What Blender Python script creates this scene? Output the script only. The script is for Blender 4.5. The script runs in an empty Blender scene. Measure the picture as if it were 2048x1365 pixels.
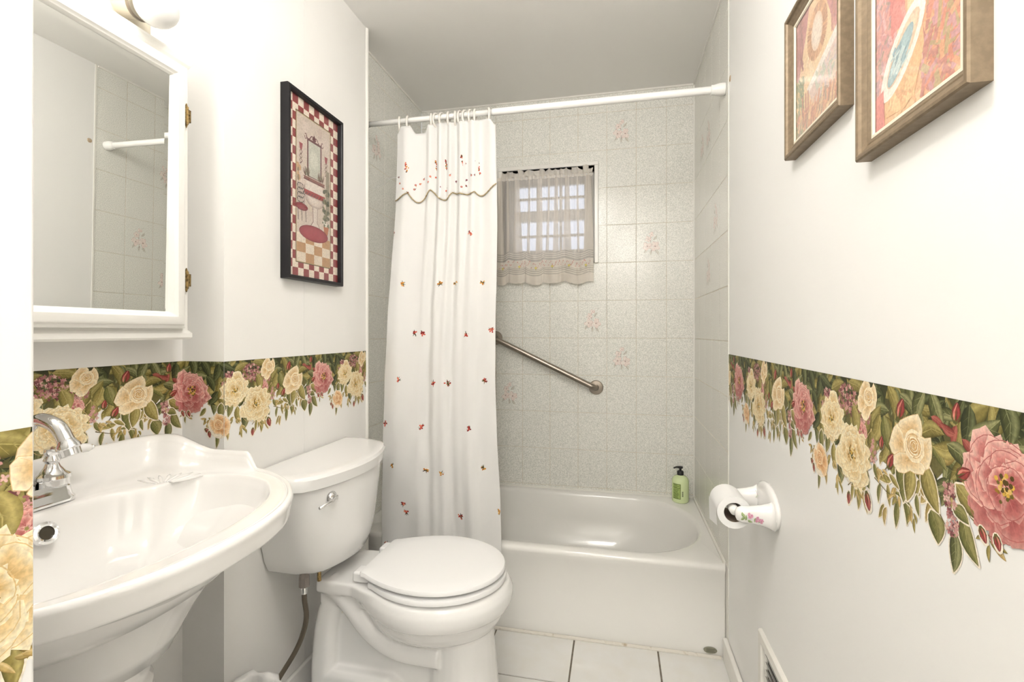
import bpy, bmesh, math, random
from mathutils import Vector, Matrix

# ------------------------------------------------------------------ camera / world / light / exposure
scene = bpy.context.scene
col = scene.collection
FPX, YAW, HOR, CAMH = 959.46, 0.2127, 663.65, 1.214
cam_d = bpy.data.cameras.new('camera')
cam = bpy.data.objects.new('camera', cam_d)
col.objects.link(cam)
cam.location = (0, 0, CAMH)
cam.rotation_euler = (math.pi / 2, 0, YAW)
cam_d.sensor_fit = 'HORIZONTAL'
cam_d.sensor_width = 36.0
cam_d.lens = FPX / 2048 * 36.0
cam_d.shift_y = -(682.5 - HOR) / 2048
cam_d.clip_start = 0.02
scene.camera = cam

world = bpy.data.worlds.new('world')
scene.world = world
world.use_nodes = True
bg = world.node_tree.nodes['Background']
bg.inputs[0].default_value = (0.80, 0.86, 1.0, 1)
bg.inputs[1].default_value = 0.55

vs = scene.view_settings
vs.view_transform = 'Standard'
vs.look = 'None'
vs.gamma = 1.0
vs.use_curve_mapping = False
vs.exposure = 1.40
CEIL_FILL = 21.0      # emission of the added ceiling globe
LAMP_BULB = 5.0       # emission of the vanity bulbs

# ------------------------------------------------------------------ layout constants (metres, floor z=0)
XR, XL, XT, XS = 0.403, -1.119, -1.041, -1.177     # right wall, alcove left, toilet wall, sink wall
ZC = 2.511
ZB = 1.132        # top of the wallpaper border
ZT = 0.343        # tub rim
YF, YB = 1.905, 2.653
YJ = 1.11         # jog between sink wall and toilet wall
YE = 1.885        # end of the painted walls at the alcove
XN, YN = -0.492, 0.32   # near partition wall corner
YREAR = -1.2

# ------------------------------------------------------------------ helpers
def s2l(c):
    c = c / 255.0
    return c / 12.92 if c <= 0.04045 else ((c + 0.055) / 1.055) ** 2.4
def rgb(r, g, b):
    return (s2l(r), s2l(g), s2l(b), 1.0)

class MB:
    def __init__(s):
        s.v = []; s.f = []
    def add(s, vs_, fs):
        o = len(s.v)
        s.v += [tuple(v) for v in vs_]
        s.f += [tuple(i + o for i in f) for f in fs]
        return s
    def box(s, x0, x1, y0, y1, z0, z1):
        v = [(x, y, z) for x in (x0, x1) for y in (y0, y1) for z in (z0, z1)]
        return s.add(v, [(0, 1, 3, 2), (4, 6, 7, 5), (0, 4, 5, 1), (2, 3, 7, 6), (0, 2, 6, 4), (1, 5, 7, 3)])
    def loft(s, rings, caps=(True, True), closed=True):
        n = len(rings[0]); v = []; f = []
        for r in rings: v += [tuple(p) for p in r]
        for i in range(len(rings) - 1):
            for j in range(n if closed else n - 1):
                k = (j + 1) % n
                f.append((i * n + j, i * n + k, (i + 1) * n + k, (i + 1) * n + j))
        if caps[0]: f.append(tuple(range(n - 1, -1, -1)))
        if caps[1]: f.append(tuple((len(rings) - 1) * n + j for j in range(n)))
        return s.add(v, f)
    def tube(s, path, rad, n=14, caps=True):
        P = [Vector(p) for p in path]; rings = []
        if not hasattr(rad, '__len__'): rad = [rad] * len(P)
        up = None
        for i, p in enumerate(P):
            t = (P[min(i + 1, len(P) - 1)] - P[max(i - 1, 0)]).normalized()
            if up is None:
                a = Vector((0, 0, 1)) if abs(t.z) < .9 else Vector((1, 0, 0))
                up = (a - t * a.dot(t)).normalized()
            else:
                up = (up - t * up.dot(t)).normalized()
            b = t.cross(up)
            rings.append([p + (up * math.cos(2 * math.pi * k / n) + b * math.sin(2 * math.pi * k / n)) * rad[i] for k in range(n)])
        return s.loft(rings, (caps, caps))
    def lathe(s, prof, org=(0, 0, 0), axis=(0, 0, 1), n=28, caps=True):
        ax = Vector(axis).normalized(); o = Vector(org)
        a = Vector((1, 0, 0)) if abs(ax.x) < .8 else Vector((0, 1, 0))
        u = (a - ax * a.dot(ax)).normalized(); w = ax.cross(u)
        rings = [[o + ax * h + (u * math.cos(2 * math.pi * k / n) + w * math.sin(2 * math.pi * k / n)) * r for k in range(n)] for r, h in prof]
        return s.loft(rings, (caps, caps))
    def build(s, name, mat, parent=None, smooth=False, bevel=0, seg=2, subsurf=0, auto=None, loc=None):
        me = bpy.data.meshes.new(name)
        o_ = Vector(loc) if loc is not None else Vector((0, 0, 0))
        me.from_pydata([tuple(Vector(v) - o_) for v in s.v], [], s.f)
        bm = bmesh.new(); bm.from_mesh(me)
        bmesh.ops.recalc_face_normals(bm, faces=bm.faces[:])
        bm.to_mesh(me); bm.free()
        return link(name, me, mat, parent, smooth, bevel, seg, subsurf, auto, loc)

def link(name, me, mat, parent=None, smooth=False, bevel=0, seg=2, subsurf=0, auto=None, loc=None):
    o = bpy.data.objects.new(name, me)
    col.objects.link(o)
    if mat is not None and not me.materials: me.materials.append(mat)
    if loc is not None: o.location = loc
    if parent is not None:
        o.parent = parent
        if loc is None: o.location = -parent.location
        else: o.location = Vector(loc) - parent.location
    if smooth:
        for p in me.polygons: p.use_smooth = True
    if auto is not None:
        bm = bmesh.new(); bm.from_mesh(me)
        for p in bm.faces: p.smooth = True
        for e in bm.edges:
            if len(e.link_faces) == 2 and e.calc_face_angle(0) > auto: e.smooth = False
        bm.to_mesh(me); bm.free()
    if bevel:
        m = o.modifiers.new('bevel', 'BEVEL'); m.width = bevel; m.segments = seg; m.limit_method = 'ANGLE'; m.angle_limit = 0.6
        m.harden_normals = False
        for p in me.polygons: p.use_smooth = True
        w = o.modifiers.new('wn', 'WEIGHTED_NORMAL'); w.keep_sharp = False
    if subsurf:
        m = o.modifiers.new('sub', 'SUBSURF'); m.levels = subsurf; m.render_levels = subsurf
    return o

def tag(o, label=None, cat=None, group=None, kind=None):
    if label: o['label'] = label
    if cat: o['category'] = cat
    if group: o['group'] = group
    if kind: o['kind'] = kind
    return o
def empty(name, loc, label, cat, group=None):
    o = bpy.data.objects.new(name, None)
    o.empty_display_size = .05
    o.location = loc
    col.objects.link(o)
    return tag(o, label, cat, group)
def nest(child, parent):
    """parent a finished mesh (world coords) under a mesh parent"""
    child.parent = parent
    def wl(o):
        return Vector(o.location) + (wl(o.parent) if o.parent else Vector((0, 0, 0)))
    child.location = -wl(parent)
    return child
def smoothstep(a, b, x):
    t = min(1, max(0, (x - a) / (b - a))); return t * t * (3 - 2 * t)
def lerp(a, b, t): return a + (b - a) * t
def catmull(pts, n=8):
    P = [Vector(p) for p in pts]; out = []
    for i in range(len(P) - 1):
        p0 = P[max(i - 1, 0)]; p1 = P[i]; p2 = P[i + 1]; p3 = P[min(i + 2, len(P) - 1)]
        for k in range(n):
            t = k / n
            out.append(.5 * ((2 * p1) + (p2 - p0) * t + (2 * p0 - 5 * p1 + 4 * p2 - p3) * t * t + (3 * p1 - p0 - 3 * p2 + p3) * t ** 3))
    out.append(P[-1]); return out

# ------------------------------------------------------------------ materials
def mat(name, color, rough=.5, metal=0, spec=.5, coat=0, bump=None, var=None, emis=0, ecol=None, trans=0):
    m = bpy.data.materials.new(name); m.use_nodes = True
    nt = m.node_tree; b = nt.nodes['Principled BSDF']
    b.inputs['Base Color'].default_value = color
    b.inputs['Roughness'].default_value = rough
    b.inputs['Metallic'].default_value = metal
    b.inputs['Specular IOR Level'].default_value = spec
    b.inputs['Coat Weight'].default_value = coat
    b.inputs['Coat Roughness'].default_value = .05
    if emis:
        b.inputs['Emission Color'].default_value = ecol or color
        b.inputs['Emission Strength'].default_value = emis
    g = nt.nodes.new('ShaderNodeNewGeometry')
    if var:   # (scale, color2, detail, lo, hi)
        n = nt.nodes.new('ShaderNodeTexNoise'); n.inputs['Scale'].default_value = var[0]; n.inputs['Detail'].default_value = var[2]
        r = nt.nodes.new('ShaderNodeMapRange'); r.inputs[1].default_value = var[3]; r.inputs[2].default_value = var[4]
        x = nt.nodes.new('ShaderNodeMix'); x.data_type = 'RGBA'
        nt.links.new(g.outputs['Position'], n.inputs['Vector'])
        nt.links.new(n.outputs['Fac'], r.inputs[0]); nt.links.new(r.outputs[0], x.inputs[0])
        x.inputs[6].default_value = color; x.inputs[7].default_value = var[1]
        nt.links.new(x.outputs[2], b.inputs['Base Color'])
    if bump:  # (scale, strength, distance, stretch)
        n = nt.nodes.new('ShaderNodeTexNoise'); n.inputs['Scale'].default_value = bump[0]; n.inputs['Detail'].default_value = 3
        k = nt.nodes.new('ShaderNodeBump'); k.inputs['Strength'].default_value = bump[1]; k.inputs['Distance'].default_value = bump[2]
        if len(bump) > 3:
            mp = nt.nodes.new('ShaderNodeMapping'); mp.inputs['Scale'].default_value = bump[3]
            nt.links.new(g.outputs['Position'], mp.inputs[0]); nt.links.new(mp.outputs[0], n.inputs['Vector'])
        else: nt.links.new(g.outputs['Position'], n.inputs['Vector'])
        nt.links.new(n.outputs['Fac'], k.inputs['Height']); nt.links.new(k.outputs[0], b.inputs['Normal'])
    return m

def print_mat(name, rough=.55):
    m = bpy.data.materials.new(name); m.use_nodes = True
    nt = m.node_tree; b = nt.nodes['Principled BSDF']
    a = nt.nodes.new('ShaderNodeVertexColor'); a.layer_name = 'ink'
    n = nt.nodes.new('ShaderNodeTexNoise'); n.inputs['Scale'].default_value = 260; n.inputs['Detail'].default_value = 2
    g = nt.nodes.new('ShaderNodeNewGeometry'); nt.links.new(g.outputs['Position'], n.inputs['Vector'])
    h = nt.nodes.new('ShaderNodeHueSaturation')
    r = nt.nodes.new('ShaderNodeMapRange'); r.inputs[1].default_value = .3; r.inputs[2].default_value = .7; r.inputs[3].default_value = .82; r.inputs[4].default_value = 1.12
    nt.links.new(n.outputs['Fac'], r.inputs[0]); nt.links.new(r.outputs[0], h.inputs['Value'])
    nt.links.new(a.outputs[0], h.inputs['Color']); nt.links.new(h.outputs[0], b.inputs['Base Color'])
    b.inputs['Roughness'].default_value = rough
    b.inputs['Specular IOR Level'].default_value = .3
    return m

M = {}
M['wall'] = mat('painted_wall', (.885, .87, .84, 1), .38, bump=(30, .04, .003, (1, 1, 3)), var=(3, (.87, .855, .82, 1), 3, .35, .7))
M['wall_right'] = mat('brushed_wall', (.885, .875, .85, 1), .42, bump=(45, .05, .003, (1, .5, 3)))
M['ceil'] = mat('ceiling_paint', (.90, .885, .85, 1), .5, bump=(8, .08, .004), var=(2, (.885, .87, .835, 1), 3, .4, .7))
M['trim'] = mat('gloss_trim', (.85, .83, .78, 1), .25)
M['grout'] = mat('cream_grout', (.72, .67, .57, 1), .8, var=(25, (.62, .53, .40, 1), 4, .45, .75))
M['fgrout'] = mat('floor_grout', (.17, .145, .11, 1), .9, var=(60, (.27, .23, .18, 1), 3, .4, .7))
M['ftile'] = mat('floor_tile_glaze', (.80, .79, .76, 1), .18, var=(14, (.78, .76, .71, 1), 4, .4, .7), bump=(60, .05, .002))
def tile_material():
    m = bpy.data.materials.new('speckled_tile'); m.use_nodes = True
    nt = m.node_tree; b = nt.nodes['Principled BSDF']
    g = nt.nodes.new('ShaderNodeNewGeometry')
    n = nt.nodes.new('ShaderNodeTexNoise'); n.inputs['Scale'].default_value = 330; n.inputs['Detail'].default_value = 1.5
    nt.links.new(g.outputs['Position'], n.inputs['Vector'])
    r = nt.nodes.new('ShaderNodeValToRGB')
    r.color_ramp.elements[0].position = .40; r.color_ramp.elements[0].color = rgb(213, 213, 205)
    r.color_ramp.elements[1].position = .60; r.color_ramp.elements[1].color = rgb(247, 245, 238)
    nt.links.new(n.outputs['Fac'], r.inputs[0]); nt.links.new(r.outputs[0], b.inputs['Base Color'])
    b.inputs['Roughness'].default_value = .23
    n2 = nt.nodes.new('ShaderNodeTexNoise'); n2.inputs['Scale'].default_value = 120; n2.inputs['Detail'].default_value = 1
    nt.links.new(g.outputs['Position'], n2.inputs['Vector'])
    k = nt.nodes.new('ShaderNodeBump'); k.inputs['Strength'].default_value = .12; k.inputs['Distance'].default_value = .002
    nt.links.new(n2.outputs['Fac'], k.inputs['Height']); nt.links.new(k.outputs[0], b.inputs['Normal'])
    return m
M['tile'] = tile_material()
M['china'] = mat('white_china', (.86, .845, .82, 1), .08, coat=.3)
M['china_toilet'] = mat('toilet_china', (.85, .84, .82, 1), .1, coat=.3)
M['seat'] = mat('seat_plastic', (.88, .875, .865, 1), .22)
M['tub'] = mat('tub_enamel', (.84, .825, .785, 1), .12, coat=.2)
M['chrome'] = mat('chrome', (.80, .80, .80, 1), .06, metal=1)
M['steel'] = mat('brushed_steel', (.34, .295, .25, 1), .32, metal=1, bump=(300, .05, .001, (1, 20, 20)))
M['hose'] = mat('braided_steel', (.16, .135, .105, 1), .45, metal=.8, bump=(900, .8, .002))
M['mirror'] = mat('mirror_silver', (.95, .96, .94, 1), 0.0, metal=1)
M['cab'] = mat('cabinet_white', (.86, .845, .80, 1), .3)
M['brass'] = mat('aged_brass', (.42, .29, .12, 1), .35, metal=1, var=(150, (.12, .08, .04, 1), 3, .45, .65))
M['rodwhite'] = mat('rod_enamel', (.87, .86, .83, 1), .25)
M['ring'] = mat('ring_plastic', (.80, .76, .70, 1), .35)
M['black'] = mat('black_lacquer', (.012, .011, .013, 1), .4, spec=.3)
M['bronze'] = mat('bronze_frame', (.215, .158, .10, 1), .45, metal=.3, var=(90, (.28, .21, .135, 1), 4, .4, .7))
M['bronze_lt'] = mat('champagne_lip', (.62, .53, .40, 1), .35, metal=.3)
M['cream'] = mat('cream_fillet', (.80, .74, .60, 1), .5)
M['print'] = print_mat('print_ink')
M['stitch'] = print_mat('stitch_ink', .8)
M['glaze_print'] = print_mat('glaze_ink', .15)
M['blackpl'] = mat('black_plastic', (.015, .015, .016, 1), .3)
M['paper'] = mat('tissue_paper', (.86, .855, .84, 1), .9, bump=(400, .1, .001))
M['card'] = mat('cardboard_core', (.26, .20, .15, 1), .8)
M['vent'] = mat('vent_enamel', (.82, .80, .74, 1), .35)
M['dark'] = mat('gap_shade', (.05, .045, .04, 1), .8)
M['bag'] = mat('plastic_bag', (.80, .79, .77, 1), .35)
M['blue'] = mat('blue_plastic', (.13, .28, .40, 1), .35)
M['rust'] = mat('rusty_metal', (.42, .27, .13, 1), .6, var=(300, (.60, .52, .42, 1), 2, .4, .6))
M['caulk'] = mat('white_caulk', (.85, .83, .77, 1), .5)
M['oldcaulk'] = mat('stained_caulk', (.78, .74, .66, 1), .7, var=(40, (.48, .38, .26, 1), 5, .6, .78))
M['badge'] = mat('badge_foil', (.33, .32, .25, 1), .35, metal=.6)
M['ceil_fill_glass'] = mat('ceil_fill_glass', (.9, .88, .84, 1), .3, emis=CEIL_FILL, ecol=(1, .975, .94, 1))
M['rear_fill_glass'] = mat('rear_fill_glow', (.9, .88, .84, 1), .3, emis=18.0, ecol=(1, .975, .94, 1))  # glow of the added fill globe behind the camera
M['bulb'] = mat('bulb_glass', (.9, .89, .86, 1), .15, emis=LAMP_BULB, ecol=(1, .965, .92, 1))
M['bulb_off'] = mat('bulb_unlit', (.86, .85, .82, 1), .12)
M['socket'] = mat('socket_cream', (.70, .64, .52, 1), .4)
M['pane'] = mat('pane', (1, 1, 1, 1), .02)
nt = M['pane'].node_tree
b_ = nt.nodes['Principled BSDF']; b_.inputs['Transmission Weight'].default_value = 1; b_.inputs['IOR'].default_value = 1.0; b_.inputs['Roughness'].default_value = .25
def cloth(name, color, transl, transp=0, bump=(500, .05, .0008)):
    m = bpy.data.materials.new(name); m.use_nodes = True
    nt = m.node_tree; nt.nodes.clear()
    out = nt.nodes.new('ShaderNodeOutputMaterial')
    d = nt.nodes.new('ShaderNodeBsdfDiffuse'); d.inputs[0].default_value = color
    t = nt.nodes.new('ShaderNodeBsdfTranslucent'); t.inputs[0].default_value = color
    mx = nt.nodes.new('ShaderNodeMixShader'); mx.inputs[0].default_value = transl
    nt.links.new(d.outputs[0], mx.inputs[1]); nt.links.new(t.outputs[0], mx.inputs[2])
    n = nt.nodes.new('ShaderNodeTexNoise'); n.inputs['Scale'].default_value = bump[0]
    k = nt.nodes.new('ShaderNodeBump'); k.inputs['Strength'].default_value = bump[1]; k.inputs['Distance'].default_value = bump[2]
    g = nt.nodes.new('ShaderNodeNewGeometry'); nt.links.new(g.outputs['Position'], n.inputs['Vector'])
    nt.links.new(n.outputs['Fac'], k.inputs['Height']); nt.links.new(k.outputs[0], d.inputs['Normal'])
    last = mx
    if transp:
        tr = nt.nodes.new('ShaderNodeBsdfTransparent')
        m2 = nt.nodes.new('ShaderNodeMixShader'); m2.inputs[0].default_value = transp
        nt.links.new(mx.outputs[0], m2.inputs[1]); nt.links.new(tr.outputs[0], m2.inputs[2]); last = m2
    nt.links.new(last.outputs[0], out.inputs[0])
    return m
M['curtain'] = cloth('shower_curtain_cloth', (.90, .89, .87, 1), .22, bump=(9, .35, .012))
M['sheer'] = cloth('sheer_voile', (.92, .86, .785, 1), .4, .42)
M['sheer2'] = cloth('sheer_fold', (.92, .86, .785, 1), .4, .2)
M['hem'] = cloth('voile_hem', (.93, .875, .80, 1), .35, .06)
def glass_cover():
    m = bpy.data.materials.new('picture_glass'); m.use_nodes = True
    nt = m.node_tree; nt.nodes.clear()
    out = nt.nodes.new('ShaderNodeOutputMaterial')
    tr = nt.nodes.new('ShaderNodeBsdfTransparent'); gl = nt.nodes.new('ShaderNodeBsdfGlossy'); gl.inputs['Roughness'].default_value = .03
    lw = nt.nodes.new('ShaderNodeLayerWeight'); lw.inputs[0].default_value = .5
    pw = nt.nodes.new('ShaderNodeMath'); pw.operation = 'POWER'; pw.inputs[1].default_value = 4.0
    fr = nt.nodes.new('ShaderNodeMath'); fr.operation = 'MULTIPLY_ADD'; fr.inputs[1].default_value = .5; fr.inputs[2].default_value = .03
    nt.links.new(lw.outputs['Facing'], pw.inputs[0]); nt.links.new(pw.outputs[0], fr.inputs[0])
    mx = nt.nodes.new('ShaderNodeMixShader')
    nt.links.new(fr.outputs[0], mx.inputs[0]); nt.links.new(tr.outputs[0], mx.inputs[1]); nt.links.new(gl.outputs[0], mx.inputs[2])
    nt.links.new(mx.outputs[0], out.inputs[0]); return m
M['glass'] = glass_cover()
def soap_mat():
    return mat('green_soap', rgb(226, 240, 186), .15)
M['soap'] = soap_mat()

# ------------------------------------------------------------------ the painter: flat coloured ink shapes
class Ink:
    """flat printed shapes: triangles in (s,t) with a colour per vertex, stacked by order"""
    def __init__(s): s.tris = []; s.layer = 0
    def tri(s, pts, cols): s.tris.append((s.layer, pts, cols))
    def nxt(s): s.layer += 1
    def poly(s, pts, c):
        s.nxt(); cx = sum(p[0] for p in pts) / len(pts); cy = sum(p[1] for p in pts) / len(pts)
        for i in range(len(pts)):
            s.tri([(cx, cy), pts[i], pts[(i + 1) % len(pts)]], [c, c, c])
    def blob(s, c, pts, cin, cmid, cout, k=.6):
        s.nxt(); n = len(pts)
        mid = [(lerp(c[0], p[0], k), lerp(c[1], p[1], k)) for p in pts]
        for i in range(n):
            j = (i + 1) % n
            s.tri([c, mid[i], mid[j]], [cin, cmid, cmid])
            s.tri([mid[i], pts[i], pts[j]], [cmid, cout, cout])
            s.tri([mid[i], pts[j], mid[j]], [cmid, cout, cmid])
    def stroke(s, pts, w, c, taper=True):
        s.nxt(); n = len(pts); L = []; R = []
        for i, p in enumerate(pts):
            a = pts[max(i - 1, 0)]; b = pts[min(i + 1, n - 1)]
            dx, dy = b[0] - a[0], b[1] - a[1]; l = math.hypot(dx, dy) or 1
            ww = w * (1 - .8 * i / (n - 1) if taper else 1) / 2
            L.append((p[0] - dy / l * ww, p[1] + dx / l * ww)); R.append((p[0] + dy / l * ww, p[1] - dx / l * ww))
        for i in range(n - 1):
            s.tri([L[i], R[i], R[i + 1]], [c] * 3); s.tri([L[i], R[i + 1], L[i + 1]], [c] * 3)
    def rect(s, x0, y0, x1, y1, c, n=1):
        s.nxt()
        for i in range(n):
            a, b = lerp(x0, x1, i / n), lerp(x0, x1, (i + 1) / n)
            s.tri([(a, y0), (b, y0), (b, y1)], [c] * 3); s.tri([(a, y0), (b, y1), (a, y1)], [c] * 3)
    def ellipse(s, cx, cy, rx, ry, cin, cout=None, ang=0, n=18, wob=0, rnd=None):
        ca, sa = math.cos(ang), math.sin(ang); pts = []
        for k in range(n):
            a = 2 * math.pi * k / n; w = 1 + (rnd.uniform(-wob, wob) if wob else 0)
            x, y = rx * w * math.cos(a), ry * w * math.sin(a)
            pts.append((cx + x * ca - y * sa, cy + x * sa + y * ca))
        s.blob((cx, cy), pts, cin, cin, cout or cin, .65)
    # ---- botanical shapes; t runs downwards
    def leaf(s, cx, cy, ln, wd, ang, c, rnd, halo=None, veins=True):
        ca, sa = math.cos(ang), math.sin(ang); bend = rnd.uniform(-.15, .15) * ln
        def W(x, y):
            y += bend * (1 - (2 * x / ln) ** 2)
            return (cx + x * ca - y * sa, cy + x * sa + y * ca)
        n = 7; xs = [-ln / 2 + ln * i / n for i in range(n + 1)]
        prof = [wd / 2 * math.sin(math.pi * (i / n) ** .8) ** .85 if 0 < i < n else 0 for i in range(n + 1)]
        if halo:
            s.nxt(); g = .0019
            U = [W(x * 1.06, -p - g) for x, p in zip(xs, prof)]; D = [W(x * 1.06, p + g) for x, p in zip(xs, prof)]
            for i in range(n):
                s.tri([U[i], U[i + 1], D[i + 1]], [halo] * 3); s.tri([U[i], D[i + 1], D[i]], [halo] * 3)
        s.nxt()
        dark, mid, light = c
        Mi = [W(x, 0) for x in xs]
        for sg, c1, c2 in ((-1, light, mid), (1, mid, dark)):
            E_ = [W(x, sg * p) for x, p in zip(xs, prof)]; H = [W(x, sg * p * .5) for x, p in zip(xs, prof)]
            for i in range(n):
                s.tri([Mi[i], H[i], H[i + 1]], [mid, c1, c1]); s.tri([Mi[i], H[i + 1], Mi[i + 1]], [mid, c1, mid])
                s.tri([H[i], E_[i], E_[i + 1]], [c1, c2, c2]); s.tri([H[i], E_[i + 1], H[i + 1]], [c1, c2, c1])
        if veins:
            s.stroke([W(-ln * .5, 0), W(0, 0), W(ln * .48, 0)], ln * .035, light)
            for k in (-.25, -.05, .15):
                for sg in (-1, 1):
                    s.stroke([W(k * ln, 0), W((k + .18) * ln, sg * wd * .34)], ln * .018, mix(light, mid, .4))
    def petal(s, cx, cy, base, r, wd, ang, cin, cmid, cout, rnd, ruff=.06):
        ca, sa = math.cos(ang), math.sin(ang); pts = []
        for k in range(11):
            a = math.pi * (k / 10 - .5); rr = 1 + rnd.uniform(-ruff, ruff)
            x = base + (r - base) * (.35 + .65 * max(0, math.cos(a)) ** .6) * rr; y = wd * math.sin(a) * rr
            pts.append((cx + x * ca - y * sa, cy + x * sa + y * ca))
        c0 = (cx + base * ca, cy + base * sa)
        pts = [c0] + pts
        ctr = (cx + lerp(base, r, .35) * ca, cy + lerp(base, r, .35) * sa)
        s.blob(ctr, pts, cin, cmid, cout, .62)
    def seam(s, cx, cy, base, r, wd, ang, w, c):
        ca, sa = math.cos(ang), math.sin(ang); pts = []
        for k in range(9):
            a = math.pi * (k / 8 - .5); x = base + (r - base) * (.35 + .65 * max(0, math.cos(a)) ** .6); y = wd * math.sin(a)
            pts.append((cx + x * ca - y * sa, cy + x * sa + y * ca))
        s.stroke(pts, w, c, False)
    def rose(s, cx, cy, r, pal, rnd, sq=.85, flip=1, rot=0.0):
        light, mid, deep, core = pal
        cr, sr = math.cos(rot), math.sin(rot)
        def T(p): return (cx + r * (p[0] * flip * cr - p[1] * sr), cy + r * (p[0] * flip * sr + p[1] * cr))
        petals = [((-.05, -.35), [(-.72, -.40), (-.55, -.62), (-.2, -.78), (.08, -.84), (.28, -.92), (.42, -.72), (.50, -.5), (.46, -.3), (.1, -.25), (-.2, -.15), (-.35, .1), (-.6, .1)]),
                  ((-.45, .05), [(-1.0, -.08), (-.88, -.34), (-.66, -.46), (-.4, -.25), (-.28, .05), (-.3, .35), (-.6, .5), (-.95, .46), (-1.1, .2)]),
                  ((.45, .05), [(.42, -.36), (.62, -.3), (.86, -.40), (.92, -.12), (.9, .15), (.74, .42), (.5, .62), (.3, .5), (.3, .1)]),
                  ((-.1, .4), [(-.95, .52), (-.6, .34), (-.3, .28), (.1, .34), (.5, .36), (.62, .5), (.5, .70), (.2, .74), (-.08, .74), (-.35, .88), (-.62, .94), (-.86, .80)])]
        for base, pts in petals:
            P_ = [T((x + rnd.uniform(-.03, .03), y + rnd.uniform(-.03, .03))) for x, y in pts]
            s.blob(T(base), P_, mix(deep, core, .3), mix(mid, deep, rnd.uniform(.1, .4)), light, .55)
            s.stroke(P_ + [P_[0]], r * .022, mix(mid, deep, .55), False)
            for q in range(3):
                e = pts[rnd.randrange(len(pts))]
                s.stroke([T(base), T((lerp(base[0], e[0], .5) + .04, lerp(base[1], e[1], .5))), T((lerp(base[0], e[0], .85), lerp(base[1], e[1], .85)))], r * .03, mix(mid, deep, .55))
        o = (.12, .0)
        s.blob(T(o), [T((o[0] + .47 * math.cos(a) * rnd.uniform(.95, 1.05), o[1] + .45 * math.sin(a) * rnd.uniform(.95, 1.05))) for a in [2 * math.pi * q / 18 for q in range(18)]], deep, mix(mid, deep, .35), light, .7)
        for j, q in enumerate((.42, .34, .25, .16, .08)):
            b = j * 1.9
            for k in range(2):
                a0 = b + k * math.pi + rnd.uniform(-.3, .3)
                arc = [(o[0] + q * math.cos(a0 + t * .36), o[1] + q * .92 * math.sin(a0 + t * .36)) for t in range(8)]
                s.stroke([T(p) for p in arc], r * .075, mix(light, mid, rnd.uniform(0, .4)))
                s.stroke([T((lerp(o[0], p[0], .84), lerp(o[1], p[1], .84))) for p in arc], r * .04, mix(deep, core, rnd.random()))
    def bloom(s, cx, cy, r, pal, rnd, n=8, sq=1.0, heart=True, grad=0.0):
        light, mid, deep, core = pal
        for ring, (q, m, wd) in enumerate(((1.0, n - 2, .55), (.76, n - 3, .46), (.5, 4, .34))):
            for k in range(m):
                a = k * 2 * math.pi / m + ring * .5 + rnd.uniform(-.25, .25); rr = r * q * rnd.uniform(.84, 1.14)
                lt_ = mix(light, mid, rnd.uniform(0, .45)); dp = mix(deep, core, rnd.random())
                g_ = max(0, math.sin(a)) * grad; lt_ = mix(lt_, deep, g_ * .75)
                s.petal(cx, cy, r * .08, rr, r * wd, a, dp, mix(mid, deep, min(1, rnd.uniform(0, .6) + g_ * .6)), lt_, rnd, .17)
                s.seam(cx, cy, r * .08, rr * .97, r * wd * .95, a, r * .018, mix(mid, deep, .7))
                for e in (-.25, 0, .22):
                    s.stroke([(cx + r * .1 * math.cos(a), cy + r * .1 * math.sin(a)), (cx + rr * .78 * math.cos(a + e), cy + rr * .78 * math.sin(a + e))], r * .028, mix(deep, mid, rnd.uniform(.1, .6)))
        if heart:
            for k in range(26):
                a = rnd.uniform(0, 6.28); q = r * rnd.uniform(0, .25)
                s.ellipse(cx + q * math.cos(a), cy + q * math.sin(a), r * .04, r * .04, rnd.choice([rgb(214, 172, 72), rgb(232, 196, 110), rgb(150, 112, 40), rgb(110, 96, 40)]), n=6)
    def lilac(s, cx, cy, rx, ry, rnd, n=46):
        for k in range(n):
            a = rnd.uniform(0, 6.28); q = math.sqrt(rnd.random())
            x, y = cx + rx * q * math.cos(a), cy + ry * q * math.sin(a)
            c = rnd.choice([rgb(200, 148, 142), rgb(164, 106, 106), rgb(226, 186, 174), rgb(126, 74, 76), rgb(186, 126, 124), rgb(214, 166, 154)])
            r = rnd.uniform(.0028, .0042); a0 = rnd.random() * 1.5
            for j in range(4):
                b = a0 + j * math.pi / 2
                s.ellipse(x + r * .6 * math.cos(b), y + r * .6 * math.sin(b), r * .7, r * .42, c, mix(c, rgb(100, 56, 58), .35), b, n=6)
    def bud(s, cx, cy, ln, ang, pal, rnd, halo=None):
        light, mid, deep = pal; ca, sa = math.cos(ang), math.sin(ang)
        def W(x, y): return (cx + x * ca - y * sa, cy + x * sa + y * ca)
        if halo: s.ellipse(cx, cy, ln * .66, ln * .42, halo, halo, ang, n=12)
        out = [W(ln / 2 * math.cos(a), ln * .3 * math.sin(a) * (1 - .35 * math.cos(a))) for a in [2 * math.pi * k / 14 for k in range(14)]]
        s.blob(W(-ln * .05, ln * .06), out, mid, mid, deep, .6)
        s.stroke([W(-ln * .4, -ln * .1), W(0, -ln * .14), W(ln * .45, 0)], ln * .16, light)
        s.stroke([W(-ln * .4, ln * .08), W(0, ln * .06), W(ln * .4, 0)], ln * .08, deep)
        g = rgb(96, 96, 50)
        for k in (-.25, 0, .25):
            s.stroke([W(-ln * .55, k * .2 * ln), W(-ln * .2, k * ln), W(ln * .1, k * 1.3 * ln)], ln * .11, g)
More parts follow.
